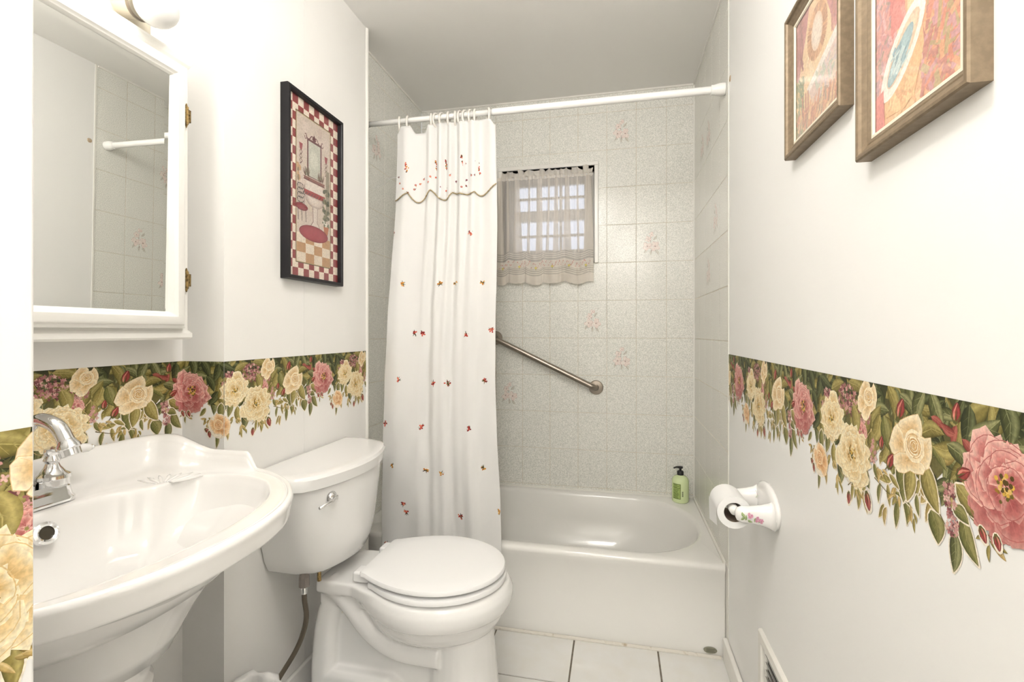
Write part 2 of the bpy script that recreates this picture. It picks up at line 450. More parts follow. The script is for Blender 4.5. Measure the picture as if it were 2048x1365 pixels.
    def compact(s):
        """restack: each shape only lies above the shapes it overlaps"""
        groups = {}
        for lay, pts, cols in s.tris: groups.setdefault(lay, []).append((pts, cols))
        bins = {}; out = []
        for lay in sorted(groups):
            g = groups[lay]
            x0 = min(p[0] for t in g for p in t[0]); x1 = max(p[0] for t in g for p in t[0])
            y0 = min(p[1] for t in g for p in t[0]); y1 = max(p[1] for t in g for p in t[0])
            h = 0; ks = range(int(math.floor(x0 / .004)), int(math.floor(x1 / .004)) + 1)
            seen = set()
            for kx in ks:
                for e in bins.get(kx, ()):
                    if e[0] > h and e[1] < x1 and e[2] > x0 and e[3] < y1 and e[4] > y0: h = e[0]
            e = (h + 1, x0, x1, y0, y1)
            for kx in ks: bins.setdefault(kx, []).append(e)
            out += [(h + 1, p, c) for p, c in g]
        s.tris = out
        return s
    def mesh(s, name, fn, material, parent=None, clip=None, seg=None, dl=5e-6, compact=True, tmin=-1e9, tmax=1e9):
        V = []; F = []; C = []
        if compact: s.compact()
        for lay, pts, cols in s.tris:
            pc = list(zip(pts, cols))
            for lo, hi, f in (seg or [(clip[0] if clip else -1e9, clip[1] if clip else 1e9, fn)]):
                q = pc
                for side, lim, ax in ((1, lo, 0), (-1, hi, 0), (1, tmin, 1), (-1, tmax, 1)):
                    o = []
                    for i in range(len(q)):
                        (p0, c0), (p1, c1) = q[i], q[(i + 1) % len(q)]
                        d0, d1 = side * (p0[ax] - lim), side * (p1[ax] - lim)
                        if d0 >= 0: o.append((p0, c0))
                        if (d0 >= 0) != (d1 >= 0):
                            k = d0 / (d0 - d1)
                            o.append(((lerp(p0[0], p1[0], k), lerp(p0[1], p1[1], k)), tuple(lerp(a, b, k) for a, b in zip(c0, c1))))
                    q = o
                    if len(q) < 3: break
                if len(q) < 3: continue
                a0 = len(V)
                for p, c in q: V.append(f(p[0], p[1], lay * dl)); C.append(c)
                F.append(tuple(range(a0, a0 + len(q))))
        me = bpy.data.meshes.new(name); me.from_pydata(V, [], F)
        at = me.color_attributes.new('ink', 'FLOAT_COLOR', 'POINT')
        flat = [x for c in C for x in c]
        at.data.foreach_set('color', flat)
        o = link(name, me, material)
        if parent is not None: nest(o, parent)
        return o
def mix(a, b, t): return tuple(lerp(x, y, t) for x, y in zip(a, b))

# ------------------------------------------------------------------ structure: floor, ceiling, walls
def struct(name, mb, m, bevel=0):
    o = mb.build(name, m, bevel=bevel); o['kind'] = 'structure'; return o

floor = struct('floor', MB().box(-1.3, .5, YREAR, 2.75, -.1, -.004), M['fgrout'])
tx = [-.475 + .316 * k for k in range(-3, 5)]
ty = [1.655 + .316 * k for k in range(-9, 2)]
tm = None
for i in range(len(tx) - 1):
    for j in range(len(ty) - 1):
        x0, x1 = max(tx[i] + .003, XS), min(tx[i + 1] - .003, XR)
        y0, y1 = max(ty[j] + .003, YREAR), min(ty[j + 1] - .003, 1.93)
        if x1 - x0 < .01 or y1 - y0 < .01: continue
        nest(MB().box(x0, x1, y0, y1, -.008, 0).build('floor_tile', M['ftile'], bevel=.0012, seg=1), floor)

struct('ceiling', MB().box(-1.3, .5, YREAR, 2.95, ZC, ZC + .1), M['ceil'])

# toilet wall (left), furred out, with two boards and a fine seam
wl = struct('wall_left', MB().box(-1.3, XT - .004, YJ, YE - .012, 0, ZC), M['wall'])
for a, b in ((YJ, 1.452), (1.4535, YE - .013)):
    nest(MB().box(XT - .004, XT, a, b, 0, ZC).build('wall_board', M['wall']), wl)
struct('wall_sink', MB().box(-1.3, XS, -.1, YJ, 0, ZC), M['wall'])
struct('wall_niche', MB().box(-1.3, XN - .11, -.1, .2, 0, ZC), M['wall'])
struct('wall_near', MB().box(XN - .11, XN, YREAR, YN, 0, ZC), M['wall_right'], bevel=.004)
struct('wall_rear', MB().box(-.7, .5, YREAR - .1, YREAR, 0, ZC), M['wall'])
struct('wall_right', MB().box(XR, .5, YREAR, 1.872, 0, ZC), M['wall_right'])
struct('trim_1', MB().tube([(XT - .004, YE - .008, 0.02), (XT - .004, YE - .008, ZC)], .011, 12), M['trim'])
struct('trim_8', MB().box(XR - .0004, .5, 1.880, 1.93, 0, ZT + .004), M['caulk'])
struct('trim_2', MB().box(XR - .002, .5, 1.872, 1.880, 0.05, ZC), M['caulk'])

# tiled alcove
xs_t = [-.512 + .155 * k for k in range(-5, 8)]
zs_t = [.565 + .2045 * k for k in range(-2, 11)]
def tile_wall(name, axis, lo, hi, plane, sign, grid, hole=None, flowers=()):
    """axis 'x': tiles spread along x at y=plane ; axis 'y': along y at x=plane"""
    mb = MB(); d = .05
    def bx(m, a0, a1, p0, p1, z0, z1):
        if axis == 'x': m.box(a0, a1, min(p0, p1), max(p0, p1), z0, z1)
        else: m.box(min(p0, p1), max(p0, p1), a0, a1, z0, z1)
    back = plane + sign * .10; face = plane + sign * .0012
    if hole:
        h0, h1, hz0, hz1 = hole
        bx(mb, lo, h0, face, back, 0, ZC); bx(mb, h1, hi, face, back, 0, ZC)
        bx(mb, h0, h1, face, back, 0, hz0); bx(mb, h0, h1, face, back, hz1, ZC)
    else: bx(mb, lo, hi, face, back, 0, ZC)
    w = struct(name, mb, M['grout'])
    g = .0011; res = {}
    for i in range(len(grid) - 1):
        for j in range(len(zs_t)):
            a0, a1 = max(grid[i] + g, lo), min(grid[i + 1] - g, hi)
            z0 = max(zs_t[j] + g, ZT - .02); z1 = min((zs_t[j + 1] if j + 1 < len(zs_t) else 9) - g, ZC)
            if a1 - a0 < .012 or z1 - z0 < .012: continue
            if hole:
                h0, h1, hz0, hz1 = hole
                if a0 >= h0 - .02 and a1 <= h1 + .02 and z0 >= hz0 - .02 and z1 <= hz1 + .02: continue
                if not (a1 <= h0 or a0 >= h1 or z1 <= hz0 or z0 >= hz1):
                    # cut the tile round the window opening
                    ca0, ca1, cz0, cz1 = max(a0, h0), min(a1, h1), max(z0, hz0), min(z1, hz1)
                    pcs = []
                    if ca0 - a0 > .008: pcs.append((a0, ca0, z0, z1))
                    if a1 - ca1 > .008: pcs.append((ca1, a1, z0, z1))
                    if cz0 - z0 > .008: pcs.append((ca0, ca1, z0, cz0))
                    if z1 - cz1 > .008: pcs.append((ca0, ca1, cz1, z1))
                    tmb = MB()
                    for q in pcs: bx(tmb, q[0], q[1], plane, plane + sign * .004, q[2], q[3])
                    nest(tmb.build('wall_tile', M['tile']), w)
                    continue
            tmb = MB(); bx(tmb, a0, a1, plane, plane + sign * .005, z0, z1)
            t = nest(tmb.build('wall_tile', M['tile'], bevel=.0012, seg=1), w)
            res[(i, j)] = (t, (a0 + a1) / 2, (z0 + z1) / 2)
    for key in flowers:
        if key not in res: continue
        t, ca, cz = res[key]
        rnd = random.Random(7 + key[0] * 13 + key[1]); ink = tile_flower(rnd)
        if axis == 'x': fn = lambda s_, t_, l: (ca + s_, plane - sign * (.0003 + l), cz - t_)
        else: fn = lambda s_, t_, l: (plane - sign * (.0003 + l), ca + sign * s_, cz - t_)
        fo = ink.mesh('flower_print', fn, M['glaze_print']); nest(fo, t)
        fo.location = Vector((0, 0, 0)) - Vector(t.location) - Vector(t.parent.location)
    return w
def tile_flower(rnd):
    k = Ink()
    pk = [rgb(240, 229, 221), rgb(238, 224, 216), rgb(241, 232, 224)]; gr = rgb(206, 203, 193); dk = rgb(170, 148, 138)
    def fl(cx, cy, r):
        for i in range(5):
            a = i * 1.257 + rnd.random()
            px, py = cx + r * .5 * math.cos(a), cy + r * .5 * math.sin(a)
            k.ellipse(px, py, r * .55, r * .4, pk[i % 3], rgb(236, 219, 211), a, n=10)
            pts = [(px + r * .55 * math.cos(b) * math.cos(a) - r * .4 * math.sin(b) * math.sin(a), py + r * .55 * math.cos(b) * math.sin(a) + r * .4 * math.sin(b) * math.cos(a)) for b in [j * .5 for j in range(9)]]
            k.stroke(pts, .0012, rgb(190, 158, 148))
        k.ellipse(cx, cy, r * .14, r * .14, dk, n=6)
    for (x, y, l, a) in ((-.03, .045, .03, 2.2), (.0, .055, .03, 1.7), (.028, .055, .034, 1.0), (.032, .03, .025, .4), (-.012, -.02, .03, -1.9), (.02, -.025, .03, -.9)):
        k.leaf(x, y, l, l * .42, a, (gr, rgb(208, 204, 192), rgb(218, 214, 202)), rnd, veins=False)
        k.stroke([(x - l * .5 * math.cos(a), y - l * .5 * math.sin(a)), (x + l * .5 * math.cos(a), y + l * .5 * math.sin(a))], .0014, dk)
    k.stroke([(0, .05), (-.004, .0), (.002, -.045), (.02, -.06), (.036, -.058)], .0018, dk)
    k.stroke([(0, .0), (-.016, -.02), (-.026, -.03)], .0016, dk)
    fl(-.02, .02, .024); fl(.02, .022, .026); fl(-.016, -.018, .016); fl(.002, -.042, .013)
    return k
WIN = (-.628, -.113, 1.60, 2.121)
tile_wall('wall_back', 'x', XL, XR, YB, 1, xs_t, WIN, flowers=[(8, 10), (9, 7), (7, 5), (8, 4), (1, 8), (4, 3)])
ys_t = [YB - .155 * k for k in range(5, -1, -1)]
tile_wall('wall_alcove_left', 'y', 1.80, YB, XL, -1, ys_t, None, flowers=[(1, 9), (3, 7)])
tile_wall('wall_alcove_right', 'y', 1.880, YB, XR, 1, ys_t, None, flowers=[(3, 9), (2, 6), (1, 7), (2, 9)])
struct('trim_3', MB().box(XL, XR, YB - .006, YB, ZC - .008, ZC), M['caulk'])
struct('trim_4', MB().box(XL, XL + .006, YE, YB, ZC - .008, ZC), M['caulk'])
struct('trim_5', MB().box(XR - .006, XR, YE, YB, ZC - .008, ZC), M['caulk'])
struct('trim_6', MB().box(XR - .006, XR, YB - .006, YB, ZT, ZC - .008), M['caulk'])
# baseboards
struct('baseboard_right', MB().box(XR - .017, XR, YREAR, 1.895, 0, .088), M['trim'], bevel=.006)
struct('baseboard_left', MB().box(XT, XT + .014, YJ, 1.88, 0, .088), M['wall'], bevel=.004)
struct('trim_7', MB().tube([(-1.02, YF - .002, .002), (-.4, YF - .003, .003), (XR - .02, YF - .002, .002)], .007, 8), M['oldcaulk'])

# window in the back wall
win = empty('window_1', ((WIN[0] + WIN[1]) / 2, YB, WIN[2]), None, None); win['kind'] = 'structure'
x0, x1, z0, z1 = WIN
fr = MB()
fr.box(x0 - .022, x1 + .022, YB - .012, YB, z1, z1 + .022)
fr.box(x1, x1 + .022, YB - .012, YB, z0 - .012, z1)
fr.box(x0 - .022, x0, YB - .012, YB, z0 - .012, z1)
fr.build('casing', M['trim'], win, bevel=.003)
rv = MB(); D = .14
rv.box(x0 - .01, x0, YB, YB + D, z0, z1); rv.box(x1, x1 + .01, YB, YB + D, z0, z1)
rv.box(x0 - .01, x1 + .01, YB, YB + D, z1, z1 + .01); rv.box(x0 - .01, x1 + .01, YB, YB + D, z0 - .01, z0)
rv.build('reveal', M['trim'], win)
sx0, sx1 = -.575, -.175; sz = [1.69, 1.765, 1.77, 1.845]
wy = YB + .10
sm = MB()
sm.box(x0, sx0, wy, wy + .03, z0, z1); sm.box(sx1, x1, wy, wy + .03, z0, z1)
sm.box(sx0, sx1, wy, wy + .03, z0, 1.685); sm.box(sx0, sx1, wy, wy + .03, 2.055, z1); sm.box(sx0, sx1, wy - .01, wy + .03, 1.85, 1.912)
sm.build('sash', M['trim'], win, bevel=.003)
for zc in (1.767, 1.985):
    MB().box(sx0, sx1, wy + .005, wy + .022, zc - .007, zc + .007).build('muntin', M['trim'], win)
for k in (1, 2):
    xc = lerp(sx0, sx1, k / 3)
    MB().box(xc - .008, xc + .008, wy + .006, wy + .021, 1.685, 2.055).build('muntin', M['trim'], win)
cx_ = [lerp(sx0, sx1, k / 3) for k in range(4)]
for za, zb in ((1.685, 1.767), (1.767, 1.85), (1.912, 1.985), (1.985, 2.055)):
    for k in range(3):
        MB().box(cx_[k] + .004, cx_[k + 1] - .004, wy + .012, wy + .016, za + .003, zb - .003).build('pane', M['pane'], win)

# ------------------------------------------------------------------ bathtub
def rrect(x0, x1, y0, y1, r, n=8):
    pts = []
    for cx, cy, a0 in ((x1 - r, y1 - r, 0), (x0 + r, y1 - r, 90), (x0 + r, y0 + r, 180), (x1 - r, y0 + r, 270)):
        for k in range(n + 1):
            a = math.radians(a0 + 90 * k / n); pts.append((cx + r * math.cos(a), cy + r * math.sin(a)))
    return pts
tub = empty('bathtub', (-.358, 2.28, 0), 'white built-in bathtub with a plain apron front, below the tiled walls', 'bathtub')
tb = MB()
tX0, tX1 = XL + .001, XR - .001
def ring(pts, z): return [(p[0], p[1], z) for p in pts]
def tubring(ix0, ix1, iy0, iy1, r, z): return ring(rrect(ix0, ix1, iy0, iy1, r, 10), z)
R = [tubring(tX0, tX1, YF + .004, YB - .001, .006, 0.0), tubring(tX0, tX1, YF + .002, YB - .001, .006, .046), tubring(tX0, tX1, YF + .015, YB - .001, .006, .062),
     tubring(tX0, tX1, YF + .014, YB - .001, .006, .30), tubring(tX0, tX1, YF + .004, YB - .001, .006, .322), tubring(tX0, tX1, YF + .006, YB - .001, .006, .336),
     tubring(tX0, tX1, YF + .016, YB - .001, .006, .343),
     tubring(tX0 + .05, tX1 - .030, YF + .050, YB - .036, .30, .342), tubring(tX0 + .06, tX1 - .040, YF + .060, YB - .044, .295, .338),
     tubring(tX0 + .066, tX1 - .048, YF + .068, YB - .050, .29, .325), tubring(tX0 + .09, tX1 - .085, YF + .085, YB - .066, .28, .22),
     tubring(tX0 + .13, tX1 - .18, YF + .12, YB - .10, .25, .09), tubring(tX0 + .18, tX1 - .27, YF + .18, YB - .16, .19, .06)]
tb.loft(R, (False, True))
tb.build('tub_shell', M['tub'], tub, auto=math.radians(50))
cl = MB().box(tX0, tX1, YB - .008, YB, ZT - .002, ZT + .008).box(tX1 - .008, tX1 + .001, YF + .02, YB, ZT - .002, ZT + .008)
cl.build('caulk_bead', M['caulk'], tub)
bd = MB().lathe([(.0, 0), (.024, 0), (.024, .0015), (.0, .0015)], (.345, YF - .001, .026), (0, -1, 0), 24, False)
bd.v = [(.345 + (x - .345), y, .026 + (z - .026) * .52) for x, y, z in bd.v]
bo = bd.build('oval_badge', M['badge'], tub); bo['label'] = 'small oval foil badge'
k = Ink()
for i in range(3):
    for j in range(7 - i % 2):
        xx = -.014 + j * .0045; zz = -.0055 + i * .005
        k.stroke([(xx, zz), (xx + .002, zz + .003), (xx + .004, zz)], .0012, rgb(40, 40, 30), False)
k.mesh('badge_lettering', lambda s_, t_, l: (.345 + s_, YF - .0028 - l, .026 - t_), M['print'], bo)

# ------------------------------------------------------------------ toilet
TYC = 1.462
toi = empty('toilet', (-.7, TYC, 0), 'white two-piece toilet with closed lid beside the shower curtain', 'toilet')
def egg(xf, xb, hw, hb, cxx, z, n=20, yc=TYC, rc=.02):
    """closed outline: round front at xf, straight back at xb (half width hb)"""
    pts = []
    for i in range(n + 1):
        a = math.pi / 2 * i / n
        pts.append((cxx + (xf - cxx) * math.cos(a), hw * math.sin(a)))
    for i in range(1, 9):
        t = i / 8
        pts.append((lerp(cxx, xb + rc, t), lerp(hw, hb, t ** 1.9)))
    for i in range(1, 5):
        a = math.pi / 2 * i / 4
        pts.append((xb + rc - rc * math.sin(a), hb - rc + rc * math.cos(a)))
    full = [(x, yc + y, z) for x, y in pts] + [(x, yc - y, z) for x, y in reversed(pts[1:])]
    return full
# seat and lid
def slab(rings, name, m, parent):
    return MB().loft(rings).build(name, m, parent, auto=math.radians(40))
def eggslab(xf, xb, hw, hb, cxx, za, zb, e=.005):
    return [egg(xf - e, xb + e, hw - e, hb - e, cxx, za), egg(xf, xb, hw, hb, cxx, za + e * .7), egg(xf, xb, hw, hb, cxx, zb - e),
            egg(xf - e * .4, xb + e * .4, hw - e * .4, hb - e * .4, cxx, zb - e * .3), egg(xf - e * 1.6, xb + e * 1.6, hw - e * 1.6, hb - e * 1.6, cxx, zb),
            egg(xf - .05, xb + .04, hw - .05, hb - .04, cxx, zb + .002)]
slab(eggslab(-.338, -.74, .196, .14, -.56, .434, .4525), 'toilet_seat', M['seat'], toi)
slab(eggslab(-.341, -.772, .191, .128, -.56, .459, .4765, .006), 'seat_lid', M['seat'], toi)
for sgn in (-1, 1):
    MB().box(-.80, -.74, TYC + sgn * .085 - .026, TYC + sgn * .085 + .026, .434, .468).build('hinge_cap', M['seat'], toi, bevel=.008, seg=3)
# china body: overlapping shells fused by a voxel remesh
bw = MB()
bw.loft([egg(-.348, -.80, .182, .10, -.57, .432), egg(-.328, -.80, .199, .105, -.57, .423), egg(-.316, -.80, .208, .11, -.57, .402), egg(-.317, -.80, .208, .11, -.57, .378),
         egg(-.325, -.79, .202, .10, -.57, .360), egg(-.336, -.78, .192, .10, -.57, .354), egg(-.348, -.77, .176, .095, -.57, .325), egg(-.368, -.76, .15, .09, -.57, .295), egg(-.40, -.74, .118, .085, -.57, .27), egg(-.43, -.72, .09, .07, -.57, .25)])
# deck to the tank
bw.loft([[(x, TYC + y, z) for x, y in ((-.925, -.115), (-.80, -.12), (-.70, -.16), (-.60, -.17), (-.60, .17), (-.70, .16), (-.80, .12), (-.925, .115))] for z in (.392, .431)])
bw.loft([[(x, TYC + y, z) for x, y in ((-.92, -.10), (-.80, -.10), (-.68, -.12), (-.60, -.13), (-.60, .13), (-.68, .12), (-.80, .10), (-.92, .10))] for z in (.35, .40)])
# front column
def oval(cxx, cy, a, b, z, n=28): return [(cxx + a * math.cos(2 * math.pi * k / n), cy + b * math.sin(2 * math.pi * k / n), z) for k in range(n)]
bw.loft([oval(-.476, TYC, .098, .098, .33), oval(-.476, TYC, .098, .100, .28), oval(-.475, TYC, .104, .104, .2), oval(-.475, TYC, .112, .108, .12), oval(-.475, TYC, .124, .116, .03), oval(-.475, TYC, .13, .12, 0)])
# rear slab, its raised rear edge and the foot
bw.box(-.94, -.48, TYC - .066, TYC + .066, 0, .38)
bw.loft([[(x, y, z) for x, y in rrect(xb, xb + .078, TYC - w_, TYC + w_, .03, 6)] for z, w_, xb in ((0, .114, -.958), (.15, .110, -.957), (.26, .106, -.950), (.32, .103, -.938), (.37, .10, -.922), (.41, .098, -.912))])
bw.loft([[(x, y, z) for x, y in rrect(-.955, x1_, TYC - w_, TYC + w_, .03, 6)] for z, w_, x1_ in ((0, .116, -.60), (.08, .112, -.62), (.125, .108, -.66), (.142, .096, -.68))])
bw.loft([[(x, y, z) for x, y in rrect(-.955, -.36 - i_, TYC - w_, TYC + w_, .05, 6)] for z, w_, i_ in ((0, .118, 0), (.02, .116, .0), (.04, .108, .01), (.05, .095, .03))])
for sgn in (-1, 1):
    yy = TYC + sgn * .076
    bw.tube(catmull([(-.90, yy, .405), (-.86, yy, .385), (-.815, yy, .345), (-.768, yy, .292), (-.712, yy, .25), (-.65, yy, .228), (-.588, yy, .224), (-.52, yy, .224)], 5), .036, 14)
bo = bw.build('bowl', M['china_toilet'], toi)
m = bo.modifiers.new('rm', 'REMESH'); m.mode = 'VOXEL'; m.voxel_size = .0048; m.use_smooth_shade = True
m = bo.modifiers.new('sm', 'SMOOTH'); m.factor = .5; m.iterations = 7
MB().lathe([(0, 0), (.0125, 0), (.0125, .004), (0, .004)], (-.868, TYC - .0665, .317), (0, -1, 0), 20, False).build('side_port', M['cream'], toi)
# tank
def bow(xb, xf, bulge, hw, z, r, n=9, yc=TYC - .022):
    """rectangle with a bowed front; back at xb, front corners at xf, centre at xf+bulge"""
    pts = [(xb, -hw)]
    m_ = 2 * n
    for i in range(m_ + 1):
        t = -1 + 2 * i / m_
        y = t * hw; x = xf + bulge * (1 - t * t)
        d = hw - abs(y)
        if d < r: x -= r - math.sqrt(max(0, r * r - (r - d) ** 2))
        pts.append((x, y))
    pts.append((xb, hw))
    return [(x, yc + y, z) for x, y in pts]
TKC = TYC - .018
tk = MB().loft([bow(-1.03, -.93, .03, .12, .466, .04, yc=TKC), bow(-1.032, -.905, .05, .155, .472, .045, yc=TKC), bow(-1.034, -.892, .058, .174, .486, .045, yc=TKC), bow(-1.036, -.885, .064, .188, .52, .045, yc=TKC), bow(-1.036, -.882, .07, .20, .57, .045, yc=TKC), bow(-1.036, -.880, .074, .224, .66, .045, yc=TKC), bow(-1.036, -.878, .078, .243, .756, .045, yc=TKC)])
tk.build('tank', M['china_toilet'], toi, auto=math.radians(38))
ld = MB().loft([bow(-1.037, -.882, .082, .264, .754, .06), bow(-1.038, -.878, .084, .270, .757, .06), bow(-1.038, -.876, .087, .274, .788, .065), bow(-1.037, -.881, .087, .270, .797, .065), bow(-1.034, -.891, .085, .260, .801, .065), bow(-1.025, -.905, .083, .246, .8015, .06)])
ld.build('tank_lid', M['china_toilet'], toi, auto=math.radians(38))
ly = 1.295
fl = MB().lathe([(.0, 0), (.019, 0), (.019, .006), (.015, .012), (.007, .016), (.007, .022), (0, .022)], (-.838, ly, .717), (1, 0, 0), 24, False).build('flush_lever_base', M['chrome'], toi, auto=.6)
nest(MB().tube([(-.820, ly + .004, .7165), (-.818, ly - .03, .7135), (-.822, ly - .078, .711)], [.0055, .0055, .0042], 10).build('lever_arm', M['chrome'], smooth=True), fl)
MB().lathe([(.006, 0), (.006, .03)], (-.905, 1.338, .435), (0, 0, 1), 10).build('tank_bolt', M['brass'], toi)

# water supply hose
hs = empty('supply_hose', (-.93, 1.30, .2), 'braided steel water hose hanging from the underside of the toilet tank', 'hose')
MB().lathe([(.0155, 0), (.0155, .028), (.012, .045)], (-.925, 1.292, .440), (0, 0, 1), 8).build('coupling_nut', mat('zinc_nut', (.24, .21, .19, 1), .5, metal=.4), hs)
MB().tube(catmull([(-.925, 1.292, .445), (-.924, 1.292, .400), (-.922, 1.298, .345), (-.935, 1.30, .29), (-.955, 1.287, .235), (-.985, 1.245, .17), (-1.0, 1.21, .12), (-1.025, 1.19, .1)], 6), .0075, 12).build('braided_tube', M['hose'], hs, smooth=True)
MB().lathe([(.009, 0), (.009, .022)], (-.925, 1.292, .418), (0, 0, 1), 12).build('ferrule', M['chrome'], hs)

# waste basket with a liner bag
wb = empty('waste_basket', (-.935, 1.075, 0), 'small waste basket lined with a white plastic bag under the tank', 'waste basket')
MB().lathe([(.07, 0), (.075, .005), (.091, .235), (.093, .245), (.086, .243), (.07, .01), (0, .008)], (-.935, 1.075, 0), (0, 0, 1), 28, False).build('bin', M['blue'], wb, auto=.7)
rnd = random.Random(5); rings = []
for i, (r, z) in enumerate(((.097, .19), (.100, .215), (.100, .24), (.096, .258), (.089, .262), (.081, .25), (.075, .19), (.07, .1), (.06, .02))):
    rings.append([(-.935 + (r + .006 * math.sin(7 * a + i) * (1 if i < 5 else .4) + rnd.uniform(-.003, .003)) * math.cos(a), 1.075 + (r + .006 * math.sin(7 * a + i) + rnd.uniform(-.003, .003)) * math.sin(a), z + rnd.uniform(-.006, .006) + .008 * math.sin(3 * a + 1)) for a in [2 * math.pi * q / 44 for q in range(44)]])
MB().loft(rings, (False, True)).build('liner_bag', M['bag'], wb, smooth=True)

# ------------------------------------------------------------------ pedestal sink
SYC = .67
snk = empty('pedestal_sink', (-.93, SYC, 0), 'white bow-front pedestal sink with a raised scalloped back edge', 'sink')
outer_h = [(-.596, 0), (-.600, .065), (-.617, .135), (-.640, .185), (-.667, .225), (-.711, .272), (-.765, .310), (-.815, .335), (-.855, .350), (-.89, .361), (-.95, .365), (-1.05, .365), (-1.12, .362), (-1.158, .345), (-1.17, .30), (-1.17, .15), (-1.17, 0)]
inner_h = [(-.661, 0), (-.665, .06), (-.675, .115), (-.697, .18), (-.725, .225), (-.765, .268), (-.80, .288), (-.845, .302), (-.90, .303), (-.945, .290), (-.972, .265), (-.985, .235), (-.99, .20), (-1.02, .165), (-1.045, .13), (-1.05, .07), (-1.05, 0)]
N = 150
cS = (-.87, 0)
def polar(half):
    pts = [(x - cS[0], y) for x, y in catmull([(a, b, 0) for a, b in half], 8) for x, y in [(x, y)]] if False else None
    C_ = catmull([(a, b, 0) for a, b in half], 8)
    angs = [(math.atan2(p.y, p.x - cS[0]), math.hypot(p.x - cS[0], p.y)) for p in C_]
    angs.sort()
    def R_(a):
        a = abs(math.atan2(math.sin(a), math.cos(a)))
        for (a0, r0), (a1, r1) in zip(angs, angs[1:]):
            if a0 <= a <= a1:
                return lerp(r0, r1, (a - a0) / (a1 - a0) if a1 > a0 else 0)
        return angs[-1][1] if a > angs[-1][0] else angs[0][1]
    return R_
RO, RI = polar(outer_h), polar(inner_h)
ang = [2 * math.pi * k / (2 * N) for k in range(2 * N)]
ZR = .88
def pt(a, r, z): return (cS[0] + r * math.cos(a), SYC + r * math.sin(a), z)
def backh(x, dy):
    w = smoothstep(-.855, -.895, x)
    return w * (.036 + .036 * smoothstep(-.985, -1.125, x))
basin = MB(); rings = []
def mkring(fr, fz): rings.append([pt(a, fr(a), fz(a)) for a in ang])
for sc, z in ((.32, .64), (.37, .67), (.44, .71), (.55, .755), (.68, .793), (.80, .815), (.88, .826)): mkring(lambda a, sc=sc: RO(a) * sc if RO(a) * sc * abs(math.cos(a)) < 9 else 0, lambda a, z=z: z)
for o_, z_ in ((.030, .832), (.018, .834), (.011, .8345), (.0075, .836), (.006, .840), (.004, .855), (.002, .866)):
    mkring(lambda a, o_=o_: RO(a) - o_, lambda a, z_=z_: z_)
for t, dz, bk in ((0.0, -.008, .93), (.03, -.0025, .98), (.07, 0, 1.0), (.14, .0015, 1.0), (.20, .0005, .97), (.235, -.004, .90), (.25, -.0055, .86), (.28, -.0055, .78), (.31, -.003, .62), (.34, -.0032, .46), (.40, -.0045, .24), (.48, -.005, .07), (.62, -.0055, 0), (.8, -.0065, 0), (.93, -.0068, 0), (.975, -.0078, 0), (1.0, -.012, 0)):
    def fr(a, t=t): return lerp(RO(a), RI(a), t)
    def fz(a, t=t, dz=dz, bk=bk):
        r = RO(a); return ZR + dz + bk * backh(cS[0] + r * math.cos(a), r * math.sin(a))
    mkring(fr, fz)
bx_, by_ = -.86, 0
for sc, z in ((.985, .860), (.972, .850), (.95, .832), (.91, .81), (.84, .78), (.72, .753), (.55, .737), (.35, .728), (.15, .724), (.05, .722)):
    mkring(lambda a, sc=sc: RI(a) * sc, lambda a, z=z: z)
basin.loft(rings, (True, True))
basin.build('basin', M['china'], snk, smooth=True)
# scalloped soap dish fluting on the deck
fl = MB()
for i in range(8):
    a = math.radians(8 + i * 15)
    p0 = Vector((-.985, SYC + .208, ZR - .0065)); d = Vector((-math.cos(a), math.sin(a), 0))
    L_ = .062 + .018 * math.sin(math.pi * i / 7)
    fl.tube([p0 + d * .02, p0 + d * (.02 + L_ * .55), p0 + d * (.02 + L_)], [.0018, .0042, .0012], 8)
fl.build('soap_shell', M['china'], snk, smooth=True)
# pedestal
pd = MB().loft([oval(-.935, SYC, a, b, z, 32) for z, a, b in ((.70, .15, .16), (.64, .125, .13), (.60, .108, .112), (.57, .10, .105), (.56, .107, .111), (.545, .107, .111), (.53, .095, .10), (.35, .088, .092), (.15, .093, .097), (.07, .105, .11), (.055, .122, .127), (.02, .13, .135), (0, .13, .135))])
pd.build('pedestal', M['china'], snk, smooth=True)
# overflow ring on the bowl's back slope
ovn = Vector((.93, -.0, .36)).normalized()
ovc = Vector((-1.026, SYC + .012, .842))
MB().lathe([(.0125, -.002), (.0125, .004), (.016, .006), (.0205, .004), (.0215, -.004)], ovc, ovn, 28, False).build('overflow_ring', M['chrome'], snk, auto=.9)
MB().lathe([(0, -.004), (.0125, -.004), (.0125, .001), (0, .001)], ovc, ovn, 20, False).build('overflow_shade', mat('overflow_dark', (.045, .035, .02, 1), .4), snk)  # solid dark disc; shade inside the overflow is put into its colour

